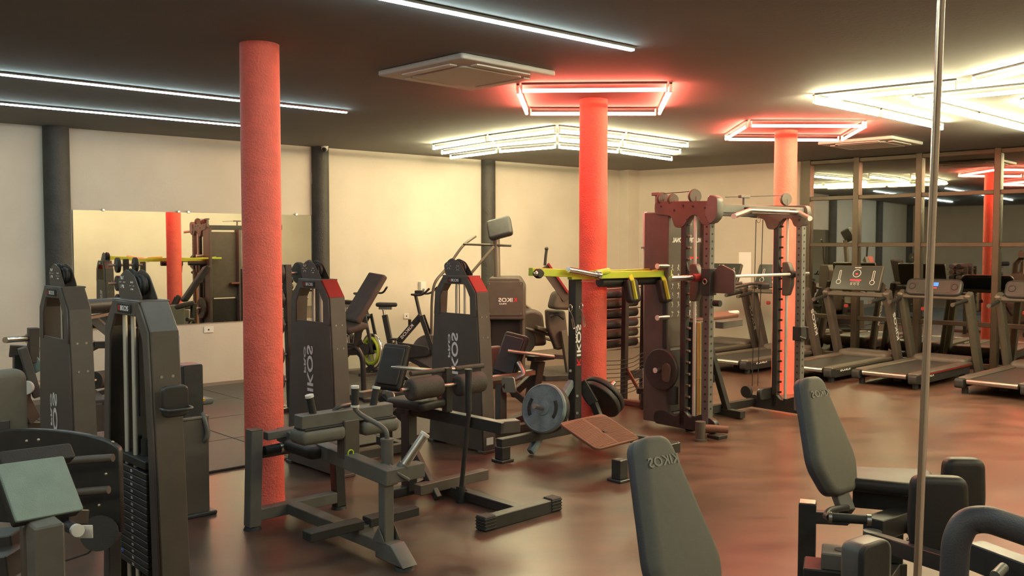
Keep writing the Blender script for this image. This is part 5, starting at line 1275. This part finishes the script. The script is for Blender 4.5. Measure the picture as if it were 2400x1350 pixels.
# bent tube frame in the bottom right corner
F = Fr((1.35, 2.35), -20)
t = F.thing('bent_tube_machine', 'thick dark bent tube frame at the bottom right corner', 'weight machine')
q = lambda px, py, Y: F.L(P(px, py, Y))
p0 = P(2236, 1345, 2.42); pb_ = F.L(p0)
MB().tube([V((pb_.x, pb_.y, 0.02)), pb_, q(2240, 1268, 2.42), q(2262, 1222, 2.42), q(2310, 1215, 2.40), q(2420, 1252, 2.36), q(2520, 1290, 2.3), V((q(2640, 1340, 2.25).x, q(2640, 1340, 2.25).y, .9)), V((q(2640, 1340, 2.25).x, q(2640, 1340, 2.25).y, .02))], .036, 18, fil=.10).build('tube_frame', 'piping', t)
MB().bar(q(2285, 1300, 3.0), q(2420, 1352, 2.8), .07, .09).build('cross_beam', 'frame', t)
MB().cyl(q(2332, 1350, 2.75), q(2352, 1330, 2.8), .016, seg=12).build('knob', 'graym', t)
MB().bar((pb_.x, pb_.y, .04), (q(2640, 1340, 2.25).x, q(2640, 1340, 2.25).y, .04), .08, .08).build('base_beam', 'frame', t)

# ------------------------------------------------------------------ small fittings on the walls
def onwall(px, py, m, name, label, cat, w_, h_, th=.012, wall='l'):
    if wall == 'l':
        s = wallpt(px); n = WN; u = WU
    else:
        k = (px - 1200) / FPX; d = (S0 - A).normalized(); s_ = (k * A.y - A.x) / (d.x - k * d.y); s = A + d * s_; u = d; n = V((d.y, -d.x, 0))
    z = CAMH - (py - 575) * s.y / FPX
    c = V((s.x, s.y, z)) + n * (th / 2 + .002)
    o = MB().obox((0, 0, 0), u * w_ / 2, n * th / 2, V((0, 0, h_ / 2)), .003).build(name, m); o.location = c
    return tag(o, label, cat), c, u, n
o, c, u, n = onwall(486, 773, 'white', 'wall_socket', 'white socket plate on the wall just below the mirror', 'socket', .12, .075)
MB().box((0, 0, 0), (.02, .02, .02)).build('socket_hole', 'rubber', o).location = n * .002
o, c, u, n = onwall(951, 741, 'white', 'wall_socket', 'white socket plate low on the wall between the spin bikes', 'socket', .09, .075)
MB().box((0, 0, 0), (.02, .02, .02)).build('socket_hole', 'rubber', o).location = n * .002
o, c, u, n = onwall(986, 672, 'white', 'wipe_dispenser', 'white dispenser on the wall above the grey flywheel bike', 'dispenser', .09, .15, .07)
MB().box((0, 0, -.04), (.04, .04, .03)).build('dispenser_mouth', 'steel', o).location = n * .03
onwall(1000, 360, 'white', 'wall_bracket', 'small white bracket just under the ceiling, left of the chevron lights', 'bracket', .13, .03, .05)
onwall(1746, 627, 'letter', 'paper_notice', 'blank white paper notice on the wall right of the smith rack tower', 'notice', .21, .50, .003, 'r')
onwall(1843, 727, 'white', 'wall_socket', 'white socket plate on the wall behind the rack cables', 'socket', .12, .08, .012, 'r')
# dome camera on the second black column
q_ = wallpt(750) + WN * .16; zc = CAMH + 226 * q_.y / FPX
t = thing('dome_camera', 'small white dome camera high on the second black column', 'camera', (q_.x, q_.y, zc), 0)
MB().cyl((0, 0, .02), (0, 0, .05), .05, seg=18).bar((0, 0, .035), (-WN.x * .06, -WN.y * .06, .035), .05, .03).build('bracket', 'white', t)
MB().sphere((0, 0, 0), .045, 8).cyl((0, 0, 0), (0, 0, .03), .045, seg=16).build('dome', 'white', t)
MB().sphere((0, -.02, -.015), .033, 8).build('lens', 'rubber', t)
p_ = wallpt(733) + WN * .012
o = MB().tube([(0, 0, 2.88), (.01, 0, 2.75), (-.01, 0, 2.6), (.01, 0, 2.45)], .006, 6).build('camera_wire', 'white'); o.location = p_; tag(o, 'loose white wire hanging beside the second black column', 'wire')
# shrub outside the glass at the right
t = thing('shrub', 'low green shrub outside the glass at the right', 'shrub', P(2395, 850, 13.2).to_tuple()[:2] + (0,), 0)
m = MB(); 
for i in range(160):
    a = random.uniform(0, 2 * PI); r = random.uniform(.05, .5); z = random.uniform(.05, .45)
    c = V((r * math.cos(a), r * math.sin(a), z)); d = V((random.uniform(-1, 1), random.uniform(-1, 1), random.uniform(0, 1))).normalized(); x_, y_ = rot_axes(d)
    m.add([c, c + d * .06 + x_ * .02, c + d * .12, c + d * .06 - x_ * .02], [[0, 1, 2, 3]])
o = m.build('foliage', 'leaf', t); o['kind'] = 'stuff'
MB().cyl((0, 0, 0), (0, 0, .3), .02, .012, 8).build('stem', 'wood', t)
